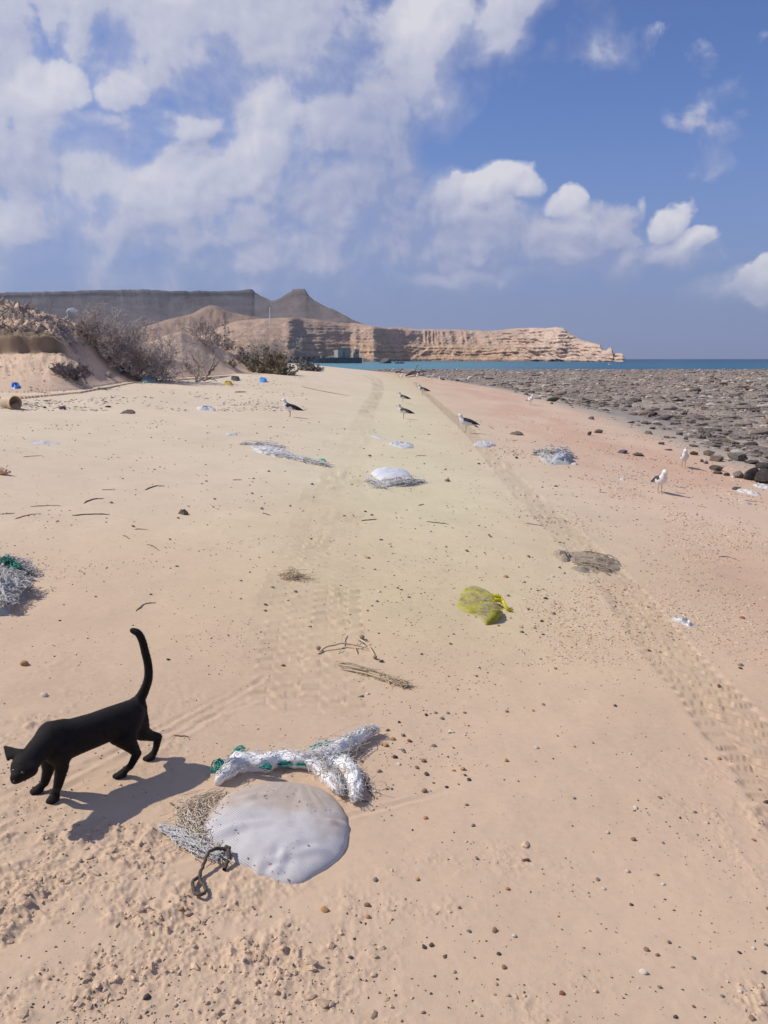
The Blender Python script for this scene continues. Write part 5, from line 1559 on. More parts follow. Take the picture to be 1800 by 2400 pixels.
    # log and roots where the beach meets the reef
    Z3 = (680, 780, .217)
    base = at(*zp(Z3, [(1400, 465)])[0])
    root = empty('driftwood_log', base, 'dark driftwood log with roots behind the row of small gulls', 'driftwood')
    for i, (z, lf, r) in enumerate((([(1250, 480), (1330, 460), (1420, 450), (1530, 455)], [.1, .4, .55, .4], .13), ([(1330, 460), (1365, 425), (1385, 400)], [.4, .9, 1.2], .08), ([(1140, 455), (1180, 450), (1230, 455)], [.2, .3, .2], .09), ([(1430, 455), (1480, 435), (1540, 445)], [.4, .6, .4], .07), ([(1260, 475), (1340, 470), (1420, 478)], [.1, .3, .2], .08))):
        simple_tube('limb', None, None, zp(Z3, z), r, mat('wet_wood', (.10, .08, .065), .9, (.17, .135, .11), 3, .8, 8, .05) if i == 0 else bpy.data.materials['wet_wood'], 14, lf, parent=root, base=base, wob=.06, seed=i)
build_twigs()

# ------------------------------------------------------------------ gulls
def build_gulls():
    X = np.array
    def body_parts(pose):
        C = []
        def ch(pts):
            for (a, ra), (b, rb) in zip(pts[:-1], pts[1:]): C.append((X(a), ra, X(b), rb))
        if pose == 'stand':
            ch([((-.10, 0, .185), .042), ((-.02, 0, .205), .066), ((.055, 0, .230), .066), ((.095, 0, .262), .050)])
            ch([((.085, 0, .265), .050), ((.112, 0, .315), .036), ((.122, 0, .345), .032)])
            ch([((.118, 0, .356), .0335), ((.142, 0, .354), .026), ((.160, 0, .350), .016)])
            ch([((-.08, 0, .180), .034), ((-.17, 0, .160), .020), ((-.225, 0, .148), .010)])
            for s in (-1, 1): ch([((.0, s * .026, .170), .026), ((.004, s * .028, .135), .012)])
        elif pose == 'sit':
            ch([((-.10, 0, .07), .042), ((-.02, 0, .08), .068), ((.055, 0, .095), .066), ((.095, 0, .12), .050)])
            ch([((.085, 0, .125), .050), ((.108, 0, .170), .036), ((.115, 0, .2), .033), ((.145, 0, .2), .022)])
            ch([((-.08, 0, .07), .034), ((-.2, 0, .07), .012)])
        else:
            ch([((-.14, 0, .0), .020), ((-.05, 0, .0), .045), ((.06, 0, .005), .05), ((.13, 0, .015), .036), ((.165, 0, .02), .028), ((.185, 0, .018), .018)])
            ch([((-.12, 0, 0), .022), ((-.23, 0, 0), .008)])
        return C
    white = (0.74, 0.73, 0.70)
    def body_mesh(pose, back, head):
        V, Fc = blend_mesh('gull', body_parts(pose), k=.022, voxel=.0075)
        me = mesh_np('gull_body_' + pose, V, Fc)
        c = np.tile(X(white), (len(V), 1))
        topz = {'stand': .232, 'sit': .11, 'fly': .02}[pose]
        k = sstep(topz - .016, topz + .012, V[:, 2] + .28 * (V[:, 0] - .0) * (-1)) * (1 - sstep(.045, .075, V[:, 0]))
        c = c * (1 - k[:, None]) + X(back) * k[:, None]
        if head is not None:
            hk = sstep(topz + .05, topz + .10, V[:, 2])[:, None]
            c = c * (1 - hk) + X(head) * hk
        set_col(me, c)
        return me
    m_body = mat('gull_plumage', (.7, .7, .7), .8, attr='Col', vscale=40, sheen=.1)
    def wing_mesh(back, tip, droop=0.0):
        # folded wing: a tapering, flattened shell along the flank
        n, k = 22, 12
        s = np.linspace(0, 1, n)[:, None]; a = np.linspace(0, 2 * np.pi, k, endpoint=False)[None, :]
        w = .058 * np.sqrt(np.clip(s / .16, 0, 1)) * np.where(s < .45, 1, 1 - ((s - .45) / .55) ** 1.4 * .88)
        th = .022 * np.clip(1.1 - s, .12, 1)
        cx = .085 - .375 * s + 0 * a
        cz = .243 - .055 * s - .045 * s ** 2 - droop * s ** 2
        cy = .052 - .030 * s ** 1.4
        x = cx + .01 * np.cos(a); z = cz + w * np.cos(a) * .92; y = cy + th * np.sin(a)
        V = np.stack([x, y, z + 0 * x], -1).reshape(-1, 3)
        me = mesh_np('gull_wing', V, grid_faces(n, k, wrap=True))
        t = np.repeat(s[:, 0], k)[:, None]
        rim = np.tile((np.cos(a[0]) < -.72), n)[:, None] * (t < .55)
        c = X(back) * (1 - sstep(.55, .66, t)) + X(tip) * sstep(.55, .66, t)
        c = np.where(rim, X((.55, .54, .52)), c)
        set_col(me, c)
        return me
    bill_m = mat('gull_bill', (.50, .36, .05), .4); leg_m = mat('gull_leg', (.42, .34, .16), .6); eye_m = mat('gull_eye', (.03, .02, .01), .2)
    def bill_mesh(hx=.160, hz=.348):
        V, Fc = lathe_np([(0, .011), (.02, .0095), (.042, .0085), (.053, .004), (.058, .0005)], 10)
        V[:, 2] *= 1.1; V[:, 1] *= .75; V[:, 2] -= .35 * np.clip(V[:, 0] - .035, 0, 1)
        return mesh_np('gull_bill', V + X([hx, 0, hz]), Fc)
    def leg_mesh(s):
        P = [X([.004, s * .028, .150]), X([-.004, s * .029, .085]), X([.004, s * .029, .008])]
        p = [(P, [.007, .0052, .0048])]
        for dy in (-.016, 0, .016): p.append(([P[2], P[2] + X([.042, dy, -.003])], [.005, .003]))
        return tube_mesh('gull_leg', [q[0] for q in p], [q[1] for q in p], 6)
    iv, iff = ico(1)
    eye_me = mesh_np('gull_eye', iv * .0042, iff)
    protos = {}
    def proto(kind):
        if kind in protos: return protos[kind]
        back = {'dark': (.045, .042, .042), 'brown': (.145, .115, .088), 'white': (.62, .60, .57)}[kind.split('_')[0]]
        tip = (.018, .017, .017)
        head = (.62, .58, .53) if kind.startswith('brown') else None
        pose = 'sit' if 'sit' in kind else 'stand'
        r = empty('gull', (0, 0, 0), 'gull', 'gull')
        link('body', body_mesh(pose, back, head), m_body, r)
        dz = -.145 if pose == 'sit' else 0
        for s in (1, -1):
            wm = wing_mesh(back, tip, .09 if ('droop' in kind and s == -1) else 0.0)
            w = link('wing', wm, m_body, r)
            w.scale = (1, s, 1); w.location = (0, 0, dz)
            if 'droop' in kind:
                w.location = (0, .012 * s, .018); w.rotation_euler = (R(14) * s, 0, R(-8) * s)
        b = link('bill', bill_mesh(), bill_m, r); b.location = (0, 0, dz - (.005 if pose == 'sit' else 0))
        for s in (1, -1):
            e = link('eye', eye_me, eye_m, r); e.location = (.148, s * .0225, .362 + dz)
            if pose == 'stand': link('leg', leg_mesh(s), leg_m, r)
        protos[kind] = r
        return r
    G = [  # foot pixel, height in photo px, heading deg, kind, label
        (680, 977, 43, 176, 'dark', 'black backed gull standing in profile on the left half of the beach, facing left'),
        (946, 981, 35, 172, 'brown', 'brown backed gull in profile facing left, the lower of two standing one above the other'),
        (944, 944, 26, 176, 'brown', 'brown backed gull facing left, upper of two standing one above the other'),
        (990, 926, 26, 174, 'brown', 'small brown backed gull beside the faint wheel track, right of the stacked pair'),
        (1092, 1014, 43, 178, 'dark_droop', 'black backed gull facing left with one wing drooping low'),
        (1243, 949, 25, -70, 'white', 'white gull standing alone near the pale stone at the edge of the reef'),
        (1546, 1156, 60, -84, 'dark', 'nearest white breasted gull facing the camera on pink sand at right'),
        (1602, 1096, 47, -104, 'dark', 'white gull facing the camera next to the round dark rocks'),
        (941, 889, 14, -60, 'white', 'leftmost pale gull of the distant row by the driftwood log'),
        (978, 889, 15, -80, 'white', 'slim pale gull standing before the driftwood log'),
        (1012, 890, 15, 10, 'white', 'pale gull right of the log leaning forward in the distant row'),
        (1034, 891, 11, 170, 'dark_sit', 'dark backed gull sitting low in the distant row'),
        (1050, 889, 14, -90, 'white', 'upright pale gull right of the sitting one in the distant row'),
        (1071, 892, 10, 180, 'white_sit', 'tiny pale gull sitting among reef stones in the distant row'),
        (1098, 894, 14, -60, 'white', 'pale gull near the right end of the distant row'),
        (1124, 897, 12, -100, 'white', 'last pale gull at the right end of the distant row'),
        (1793, 934, 13, 200, 'white', 'pale gull out on the rocky reef at the right edge of the photo'),
    ]
    used = set()
    for (px, py, h, hd, kind, lb) in G:
        pr = proto(kind)
        o = pr if kind not in used else copy_tree(pr)
        used.add(kind)
        p = at(px, py)
        dep = float((p - CAMP) @ FWD)
        full = .39 if 'sit' not in kind else .235
        s = min(1.5, h * dep / F / full)
        o.location = (p[0], p[1], HG(p[0], p[1])[0] - .004)
        o.rotation_euler = (0, 0, R(hd)); o.scale = (s, s, s)
        tag(o, lb, 'gull', 'gulls standing on the beach')
    # two gulls on the wing over the bay
    m2 = body_mesh('fly', (.60, .58, .56), None)
    def fly_wing(s):
        n, k = 16, 8
        u = np.linspace(0, 1, n)[:, None]; a = np.linspace(0, 2 * np.pi, k, endpoint=False)[None, :]
        chord = .075 * (1 - u ** 2.2 * .85)
        x = .03 - .10 * np.clip(u - .45, 0, 1) + chord * np.cos(a); y = s * (.03 + .52 * u) + 0 * a
        z = .02 + .10 * np.sin(u * 2.2) + .010 * (1 - .8 * u) * np.sin(a)
        V = np.stack([x, y, z], -1).reshape(-1, 3)
        me = mesh_np('gull_spread_wing', V, grid_faces(n, k, wrap=True)[:, ::int(s)])
        t = np.repeat(u[:, 0], k)[:, None]
        set_col(me, X((.62, .61, .60)) * (1 - sstep(.8, .9, t)) + X((.05, .05, .05)) * sstep(.8, .9, t))
        return me
    for (px, py, Y, hd, bank, sc, lb) in ((1429, 854, 190, 150, 28, 2.0, 'white gull flying low over the water at right'), (1231, 851, 230, 190, 10, 1.7, 'small white gull flying low over the middle of the bay')):
        o = empty('flying_gull', at_y(px, py, Y), lb, 'gull', 'gulls flying over the bay', R(hd))
        o.rotation_euler = (R(bank), 0, R(hd)); o.scale = (sc,) * 3
        link('body', m2, m_body, o)
        for s in (1, -1): link('wing', fly_wing(s), m_body, o)
        link('bill', bill_mesh(.18, .018), bill_m, o)
build_gulls()

# ------------------------------------------------------------------ labels that say which pebble or stone is meant
LANDMARKS = [('the black cat', 190, 1760), ('the shadow of the cat', 300, 1850), ('the large white sack', 640, 1950), ('the frayed rope', 720, 1780), ('the dark rope loop', 480, 2060), ('the yellow bag', 1130, 1415), ('the muddy cloth', 1375, 1320), ('the clear wrapper', 1605, 1465),
    ('the dry palm frond', 880, 1580), ('the dry stalk', 815, 1520), ('the smaller white sack', 920, 1120), ('the shredded white strip', 670, 1065), ('the tangled grey net', 1300, 1080), ('the net heap', 30, 1390), ('the peach jug', 15, 1105), ('the nearest gull', 1546, 1130),
    ('the second white gull', 1602, 1075), ('the gull with drooping wing', 1095, 995), ('the lone white gull', 1243, 935), ('the biggest dark reef boulder', 1490, 940), ('the big grey slab', 1734, 1070), ('the mossy boulder', 1293, 936), ('the bottom right corner', 1780, 2380),
    ('the bottom left corner', 20, 2380), ('the bottom edge centre', 900, 2390), ('the right wheel track', 1640, 1640), ('the right edge', 1790, 1950), ('the left edge', 10, 1560), ('the weed clump', 430, 1205), ('the straw wisp', 680, 1358), ('the driftwood log', 985, 875), ('the gull at the right edge', 1792, 930),
    ('the straight dark stick', 210, 1206), ('the open sand at lower right', 1300, 2000), ('the churned sand', 640, 2190)]
_seen = {}
ORD = ['', 'second ', 'third ', 'fourth ', 'fifth ', 'sixth ', 'seventh ', 'eighth ', 'ninth ', 'tenth ', 'eleventh ', 'twelfth ', 'thirteenth ', 'fourteenth ', 'fifteenth ', 'sixteenth ', 'seventeenth ', 'eighteenth ', 'nineteenth ', 'twentieth ']
def place_label(what, px, py):
    nm, lx, ly = min(LANDMARKS, key=lambda q: (q[1] - px) ** 2 + ((q[2] - py) * 1.3) ** 2)
    dx, dy = px - lx, py - ly
    rel = ('right of ' if dx > 0 else 'left of ') if abs(dx) > abs(dy) else ('in front of ' if dy > 0 else 'behind ')
    key = what + ' ' + rel + nm
    k = _seen.get(key, 0); _seen[key] = k + 1
    return (ORD[k] + key) if k < len(ORD) else key

# ------------------------------------------------------------------ rocks
def rock_np(sub, seed, flat=.6, cuts=9, amp=.28):
    V, Fc = ico(sub)
    rg = np.random.default_rng(seed)
    V = V * (1 + amp * vnoise3(V * 1.6 + seed * 3.1, seed))[:, None]
    for i in range(cuts):
        n = rg.normal(0, 1, 3); n /= np.linalg.norm(n); d = rg.uniform(.50, .85)
        ex = np.clip(V @ n - d, 0, None); V = V - ex[:, None] * n * .92
    if sub >= 3: V = V * (1 + .05 * vnoise3(V * 5 + seed, seed + 2) + .03 * vnoise3(V * 11, seed + 3))[:, None]
    V[:, 2] *= flat
    return V, Fc

def rock_mat(name, c1, c2, scale=3.0):
    m = mat(name, c1, .92, c2, scale, .9, 9.0, .06, spec=.15)
    nt = m.node_tree; g = G(nt); b = nt.nodes['Principled BSDF']
    P = g.n('ShaderNodeTexCoord').outputs['Object']
    old = b.inputs['Base Color'].links[0].from_socket
    pit = g.maprange(g.noise(P, 14.0, 5, .7), .30, .48)
    oi = g.n('ShaderNodeObjectInfo')
    c = g.mix(pit, (.055, .047, .04, 1), old)
    var = g.m('MULTIPLY_ADD', oi.outputs['Random'], .55, .72)
    sc = g.v('SCALE', c, None); g.put(sc.node.inputs['Scale'], var)
    g.put(b.inputs['Base Color'], sc)
    return m

def build_rocks():
    M_R = rock_mat('reef_rock', (.23, .19, .16), (.36, .305, .26))
    M_RD = rock_mat('dark_reef_rock', (.085, .072, .062), (.15, .128, .11))
    M_RG = rock_mat('mossy_rock', (.065, .075, .04), (.13, .115, .08))
    M_RP = rock_mat('pale_rock', (.42, .37, .31), (.52, .46, .39))
    M_RB = rock_mat('brown_rock', (.19, .135, .09), (.28, .21, .145))
    M_RS = rock_mat('slate_rock', (.10, .10, .115), (.19, .18, .18))
    variants = {}
    def vmesh(i, m, flat):
        key = (i, m.name, flat)
        if key not in variants:
            V, Fc = rock_np(3, 100 + i, flat, 20, .42)
            me = mesh_np('rock', V, Fc, smooth=True); me.materials.append(m)
            try: me.set_sharp_from_angle(angle=R(24))
            except Exception: pass
            variants[key] = me
        return variants[key]
    rg = np.random.default_rng(77)
    def place(px, py, w, h, m, lb, group=None, i=0, rz=None, cat='rock'):
        p = at(px, py)
        dep = float((p - CAMP) @ FWD)
        ww = w * dep / F / 2; hh = h * dep / F / 2
        p[2] = HG(p[0], p[1])[0]
        me = vmesh(i % 7, m, 1.0)
        o = link('rock', me, None)
        a = rg.uniform(0, 6.28) if rz is None else rz
        o.scale = (ww * 1.02, ww * rg.uniform(.65, .9), hh * 1.12)
        o.rotation_euler = (rg.uniform(-.15, .15), rg.uniform(-.15, .15), a if abs(math.sin(a)) < .5 else a * .2)
        o.location = (p[0], p[1] + ww * .4, p[2] + hh * .55)
        return tag(o, lb, cat, group)
    Z5 = (1400, 860, .2411)
    named = [
        (1490, 945, 50, 15, M_RD, 'biggest dark flat topped boulder out on the reef'), (1293, 941, 37, 14, M_RG, 'green mossy boulder where the sand meets the reef'),
        (1259, 935, 23, 8, M_RP, 'pale flat stone right of the lone white gull'), (1382, 1020, 14, 15, M_RB, 'small upright brown stone on open pink sand'),
        (1404, 1015, 29, 12, M_RB, 'blocky brown stone right of the upright stone'), (1387, 983, 24, 10, M_R, 'flat rock alone on damp sand below the reef edge'),
        (1294, 947, 10, 6, M_RB, 'little brown stone under the mossy boulder'), (1211, 1075, 12, 6, M_RD, 'small dark pebble like stone left of the grey net'),
        (1460, 1062, 38, 10, M_RS, 'dark bluish flat stone, left of a touching pair'), (1497, 1068, 40, 10, M_R, 'low brown flat stone, right of a touching pair'),
        (1481, 992, 27, 6, M_RD, 'thin dark slab alone on the damp sand strip'), (1531, 1007, 18, 8, M_RD, 'squat dark stone left of the big wet sand patch'), (1564, 1027, 24, 7, M_RB, 'brown flat stone above the second white gull'),
        (1593, 1020, 24, 13, M_R, 'rounded grey stone above the two touching stones'), (1609, 1031, 17, 14, M_R, 'upright lumpy stone right of the rounded grey stone'), (1639, 1028, 22, 12, M_R, 'grey stone left of the peaked dark rock'),
        (1659, 1024, 24, 15, M_R, 'round grey boulder below the peaked dark rock'), (1676, 1013, 54, 19, M_RD, 'peaked dark rock at the reef edge'), (1628, 1066, 29, 13, M_RB, 'brown stone nearest the second white gull'),
        (1664, 1068, 48, 18, M_RB, 'broad cracked brown rock beside the big slab'), (1734, 1080, 82, 28, M_R, 'big smooth grey slab near the right edge'), (1765, 1088, 50, 13, M_RD, 'dark flat rock under the big slab'),
        (1680, 1081, 46, 13, M_RB, 'low wide brown rock below the cracked rock'), (1645, 1083, 12, 9, M_R, 'small round stone, left of two in front of the rocks'), (1656, 1087, 17, 10, M_R, 'small round stone, right of two in front of the rocks'),
        (1682, 1103, 38, 19, M_R, 'grey boulder with flat side in front of the rock group'), (1684, 1110, 28, 10, M_RB, 'low brown rock tucked under the grey boulder'), (1705, 1114, 26, 11, M_RB, 'brown rock right of the low tucked rock'),
        (1733, 1119, 36, 24, M_R, 'rough grey rock left of the black boulder'), (1762, 1124, 52, 40, M_RD, 'black angular boulder near the right edge'), (1795, 1132, 66, 44, M_RD, 'largest black boulder cut off by the right edge'), (1795, 1100, 56, 24, M_RD, 'dark rock behind the largest black boulder'),
        (1689, 1049, 28, 10, M_R, 'flat stone above the cracked brown rock'), (1721, 1043, 20, 9, M_R, 'stone between the slab and the peaked rock'), (1699, 903, 28, 9, M_RD, 'long dark rock far out on the reef at right'), (1668, 897, 22, 5, M_RD, 'thin dark ledge far out on the reef'),
        (1590, 943, 46, 8, M_R, 'long low ledge right of the biggest dark boulder'), (1603, 973, 22, 14, M_R, 'grey block in the middle of the reef at right'), (1552, 1042, 24, 8, M_RS, 'bluish flat stone left of the second white gull'), (1568, 1055, 22, 5, M_RB, 'thin brown stone just above the second white gull'),
        (1730, 1148, 30, 11, M_R, 'grey stone lying by the white torn sheet'),
        (145, 960, 26, 12, M_RP, 'pale broken stone right of the beige tub'), (104, 957, 11, 7, M_RB, 'small brown stone between tub and pale stone'), (251, 955, 15, 6, M_RD, 'dark small stone in the litter line on the left'), (255, 884, 24, 17, M_RP, 'pale block at the foot of the big dry bush'),
        (905, 838 + 14, 0, 0, None, None),
    ]
    for i, (px, py, w, h, m, lb) in enumerate(named):
        if m is None: continue
        place(px, py, w, h, m, lb, i=i)
    # the reef: the larger stones one by one, the rest as one mass
    n = 9000
    qx = rg.uniform(880, 1960, n * 3); qy = 866 + 330 * rg.uniform(0, 1, n * 3) ** 1.7
    P = at_many(qx, qy, H0)
    xe = P[:, 0] + 9.7 - shore_x(P[:, 1])
    ok = (reef_in(P[:, 0], P[:, 1], xe) > rg.uniform(.12, .9, len(xe))) & (P[:, 1] < 208) & (P[:, 1] > 9)
    near_edge = (xe > 8.0) & (xe <= 9.6) & (rg.uniform(0, 1, len(xe)) < .10) & (P[:, 1] < 60)
    keep = ok | near_edge
    P = P[keep]; xe = xe[keep]; qx = qx[keep]; qy = qy[keep]
    size = np.exp(rg.normal(-2.98, .72, len(P))) * np.clip(P[:, 1] / 22.0, .75, 5.5) ** .62
    size = np.clip(size * .85, .02, .55)
    app = size / P[:, 1]
    order = np.argsort(-app)
    mats = [M_R, M_RD, M_RB, M_R, M_R, M_RP]
    for r_, k in enumerate(order[:235]):
        p = P[k]; s = size[k]
        mt = mats[int(rg.integers(0, 6)) if rg.uniform() < .85 else 0]
        me = vmesh(int(k) % 7, mt, 1.0)
        o = link('rock', me, None)
        o.scale = (s * rg.uniform(.9, 1.4), s * rg.uniform(.7, 1.0), s * rg.uniform(.26, .5))
        o.rotation_euler = (rg.uniform(-.2, .2), rg.uniform(-.2, .2), rg.uniform(0, 6.28))
        o.location = (p[0], p[1], HG(p[0], p[1])[0] + s * .12)
        tag(o, place_label(('larger ' if r_ < 90 else 'smaller ') + {M_R: 'grey', M_RD: 'dark', M_RB: 'brown', M_RP: 'pale'}[mt] + ' reef stone', qx[k], qy[k]), 'rock', 'stones strewn over the reef')
    rest = order[235:16000]
    tv = [rock_np(1, 300 + i, 1.0, 6, .35) for i in range(8)]
    fn = fbm2(P[rest, 0] * .25, P[rest, 1] * .12, 3, 660)
    VV, FF, CC, off = [], [], [], 0
    Gz = HG(P[rest, 0], P[rest, 1])
    for j, k in enumerate(rest):
        V, Fc = tv[j % 8]
        s = size[k]; a = rg.uniform(0, 6.28)
        sx, sy, sz = s * rg.uniform(.8, 1.7), s * rg.uniform(.7, 1.1), s * rg.uniform(.25, .55)
        v = V * [sx, sy, sz]
        v = np.stack([v[:, 0] * math.cos(a) - v[:, 1] * math.sin(a), v[:, 0] * math.sin(a) + v[:, 1] * math.cos(a), v[:, 2]], 1)
        VV.append(v + [P[k, 0], P[k, 1], Gz[j] + sz * .25]); FF.append(Fc + off); off += len(V)
        ed = .55 + .45 * sstep(10.5, 15.0, xe[k] + 2.5 * fn[j])
        t = ed * rg.uniform(.55, 1.35) if rg.uniform() < .85 else rg.uniform(1.4, 1.9)
        CC.append(np.tile(np.array([.315, .255, .208]) * t * rg.uniform(.93, 1.07, 3), (len(V), 1)))
    me = mesh_np('reef_stones', np.concatenate(VV), np.concatenate(FF), smooth=False)
    set_col(me, np.concatenate(CC))
    tag(link('reef_stones', me, mat('reef_stones', (.2, .2, .2), .95, attr='Col', vscale=6, bump=.6, bscale=12, bdist=.04, spec=.1)), kind='stuff')
build_rocks()

# ------------------------------------------------------------------ pebbles, shells, sand clods
def build_pebbles():
    rg = np.random.default_rng(99)
    cols = {'brown': ((.20, .125, .07), (.30, .20, .12)), 'orange': ((.40, .20, .075), (.50, .29, .13)), 'grey': ((.17, .145, .12), (.28, .245, .21)), 'pale': ((.55, .47, .37), (.66, .58, .48)), 'dark': ((.06, .045, .038), (.12, .095, .08)), 'red': ((.24, .07, .045), (.32, .11, .07))}
    mats = {k: mat(k + '_pebble', a, .75, b, 60, .4, 150, .002, spec=.3) for k, (a, b) in cols.items()}
    names = {'brown': 'brown pebble', 'orange': 'orange pebble', 'grey': 'grey pebble', 'pale': 'cream shell bit', 'dark': 'blackish pebble', 'red': 'dark red pebble'}
    meshes = {}
    def pm(k, i):
        if (k, i) not in meshes:
            V, Fc = rock_np(2, 400 + i, 1.0, 5, .22)
            me = mesh_np('pebble', V, Fc); me.materials.append(mats[k]); meshes[(k, i)] = me
        return meshes[(k, i)]
    avoid = [(SACK_B[:2], .34), (at(*zp(ZC, [(700, 1000)])[0])[:2], .28)]
    fixed = [(1084, 1805, 15, 'orange'), (1185, 1784, 13, 'orange'), (1016, 1748, 13, 'grey'), (997, 1919, 12, 'orange'), (1424, 1953, 11, 'pale'), (1546, 1870, 11, 'brown'), (1490, 1894, 13, 'pale'), (1594, 1918, 8, 'dark'), (1401, 2063, 12, 'grey'), (1541, 2051, 9, 'grey'),
             (1471, 2043, 12, 'pale'), (1515, 2227, 13, 'brown'), (1508, 2280, 20, 'pale'), (1733, 2233, 12, 'dark'), (1789, 2279, 12, 'dark'), (1583, 2386, 14, 'dark'), (1762, 2390, 16, 'brown'), (1317, 2330, 13, 'red'), (1181, 2269, 13, 'brown'), (1041, 2244, 13, 'brown'),
             (1205, 2195, 14, 'pale'), (1100, 2184, 12, 'grey'), (1159, 2183, 16, 'brown'), (978, 2061, 12, 'orange'), (1076, 2130, 10, 'brown'), (992, 2375, 12, 'brown'), (1766, 2222, 12, 'pale'), (1567, 2208, 13, 'brown'), (57, 1558, 24, 'orange'), (104, 1631, 20, 'pale'),
             (140, 1455, 7, 'dark'), (395, 1547, 10, 'dark'), (313, 1236, 9, 'red'), (860, 2123, 16, 'brown'), (862, 2150, 14, 'orange'), (762, 2134, 22, 'orange'), (345, 2340, 20, 'dark'), (425, 2132, 18, 'orange'), (880, 2063, 14, 'grey'), (1010, 2330, 8, 'dark'),
             (905, 1748, 15, 'orange'), (921, 1733, 14, 'orange'), (945, 1725, 12, 'grey'), (908, 1712, 12, 'brown'), (960, 1738, 14, 'red'), (940, 1755, 12, 'pale'), (1021, 1671, 10, 'grey'), (1050, 1672, 10, 'grey'), (847, 1632, 13, 'grey'), (862, 1626, 10, 'pale'), (1740, 1449, 13, 'red'),
             (1735, 1560, 12, 'grey'), (1735, 1567, 10, 'dark'), (893, 1551, 14, 'dark'), (988, 1533, 8, 'dark'), (1442, 1656, 9, 'dark'), (1188, 1669, 9, 'brown'), (1800, 2130, 12, 'brown'), (1545, 2315, 12, 'grey'), (1735, 2325, 14, 'pale'), (1705, 2300, 9, 'pale'), (1625, 2360, 10, 'red')]
    todo = []
    for (px, py, w, k) in fixed: todo.append((px, py, w, k))
    zones = [((930, 1400, 1060, 1780), 62, 7.5), ((840, 1100, 1700, 1860), 26, 9), ((900, 1800, 1600, 2400), 44, 9), ((60, 1000, 1060, 1420), 62, 6), ((560, 900, 1180, 1600), 20, 6.5), ((560, 1020, 1880, 2400), 8, 10), ((1000, 1500, 1250, 1420), 40, 6.5)]
    for (x0, x1, y0, y1), n, w in zones:
        for i in range(n):
            todo.append((rg.uniform(x0, x1), rg.uniform(y0, y1), w * math.exp(rg.normal(0, .3)), rg.choice(['brown', 'brown', 'grey', 'grey', 'pale', 'dark', 'orange'])))
    P = at_many([t[0] for t in todo], [t[1] for t in todo]); Z = HG(P[:, 0], P[:, 1])
    cnt = 0
    for (px, py, w, k), p, z in zip(todo, P, Z):
        if any(np.hypot(*(p[:2] - c)) < r for c, r in avoid) or cnt >= 298: continue
        dep = float((p - CAMP) @ FWD); s = w * dep / F / 2
        o = link('pebble', pm(str(k), int(rg.integers(0, 5))), None)
        o.scale = (s * rg.uniform(.9, 1.2), s * rg.uniform(.7, 1), s * rg.uniform(.45, .75))
        o.rotation_euler = (rg.uniform(-.3, .3), rg.uniform(-.3, .3), rg.uniform(0, 6.28))
        o.location = (p[0], p[1], z + s * .22)
        tag(o, place_label(('larger ' if w > 10.5 else 'tiny ' if w < 7 else 'small ') + names[str(k)], px, py), 'pebble', 'pebbles on the sand'); cnt += 1
    # finer grit: one mass
    def mass(name, n, region, smin, smax, cols, seed, sub=0, flat=(.4, .8), dens=None, smooth=False, mt=None):
        rg = np.random.default_rng(seed)
        (x0, x1), (y0, y1), pw = region
        qx = rg.uniform(x0, x1, n * 4); qy = y0 + (y1 - y0) * rg.uniform(0, 1, n * 4) ** pw
        Q = at_many(qx, qy, H0)
        d = dens(Q, qx, qy) if dens is not None else np.ones(len(Q))
        keep = rg.uniform(0, 1, len(Q)) < d
        for c, r in avoid[:1]: keep &= np.hypot(Q[:, 0] - c[0], Q[:, 1] - c[1]) > r
        Q = Q[keep][:n]
        z = HG(Q[:, 0], Q[:, 1])
        m = len(Q)
        if sub == 0:
            T = [np.array([[1, 0, -.2], [-.5, .87, -.2], [-.5, -.87, -.2], [.1, .05, .8], [-.35, .1, .6]])]
            TF = np.array([[0, 1, 3], [1, 4, 3], [1, 2, 4], [2, 0, 3], [2, 3, 4]])
        else:
            a = [rock_np(1, 500 + i, 1.0, 7, .55) for i in range(5)]; T = [q[0] for q in a]; TF = a[0][1]
        idx = rg.integers(0, len(T), m); B = np.stack(T)[idx]
        s = (smin + (smax - smin) * rg.uniform(0, 1, m) ** 2.5) * np.clip(Q[:, 1] / 4.0, .8, 4)
        sc = s[:, None] * np.stack([rg.uniform(.8, 1.4, m), rg.uniform(.6, 1.1, m), rg.uniform(*flat, m)], 1)
        V = B * sc[:, None, :]
        a = rg.uniform(0, 6.28, m)[:, None]
        V = np.stack([V[..., 0] * np.cos(a) - V[..., 1] * np.sin(a), V[..., 0] * np.sin(a) + V[..., 1] * np.cos(a), V[..., 2]], -1)
        V = V + np.stack([Q[:, 0], Q[:, 1], z + sc[:, 2] * .15], 1)[:, None, :]
        k = B.shape[1]
        Fc = (TF[None] + (np.arange(m) * k)[:, None, None]).reshape(-1, 3)
        me = mesh_np(name, V.reshape(-1, 3), Fc, smooth=smooth)
        C = np.array(cols)[rg.integers(0, len(cols), m)] * rg.uniform(.8, 1.2, (m, 1))
        set_col(me, np.repeat(C, k, 0))
        tag(link(name, me, mt), kind='stuff')
    grit_m = mat('grit', (.2, .2, .2), .85, attr='Col', vscale=80, spec=.25)
    def d_grit(Q, qx, qy):
        n = fbm2(Q[:, 0] * 1.1, Q[:, 1] * .9, 3, 601)
        stream = np.exp(-((qx - (1010 + (qy - 1300) * -.10)) / 130) ** 2) * (qy > 1300) * (qy < 1800)
        shell = sstep(1000, 1300, qx) * (1 - sstep(1500, 1650, qy))
        return np.clip(.10 + .9 * sstep(.02, .45, n) + .7 * stream + .35 * shell, 0, 1)
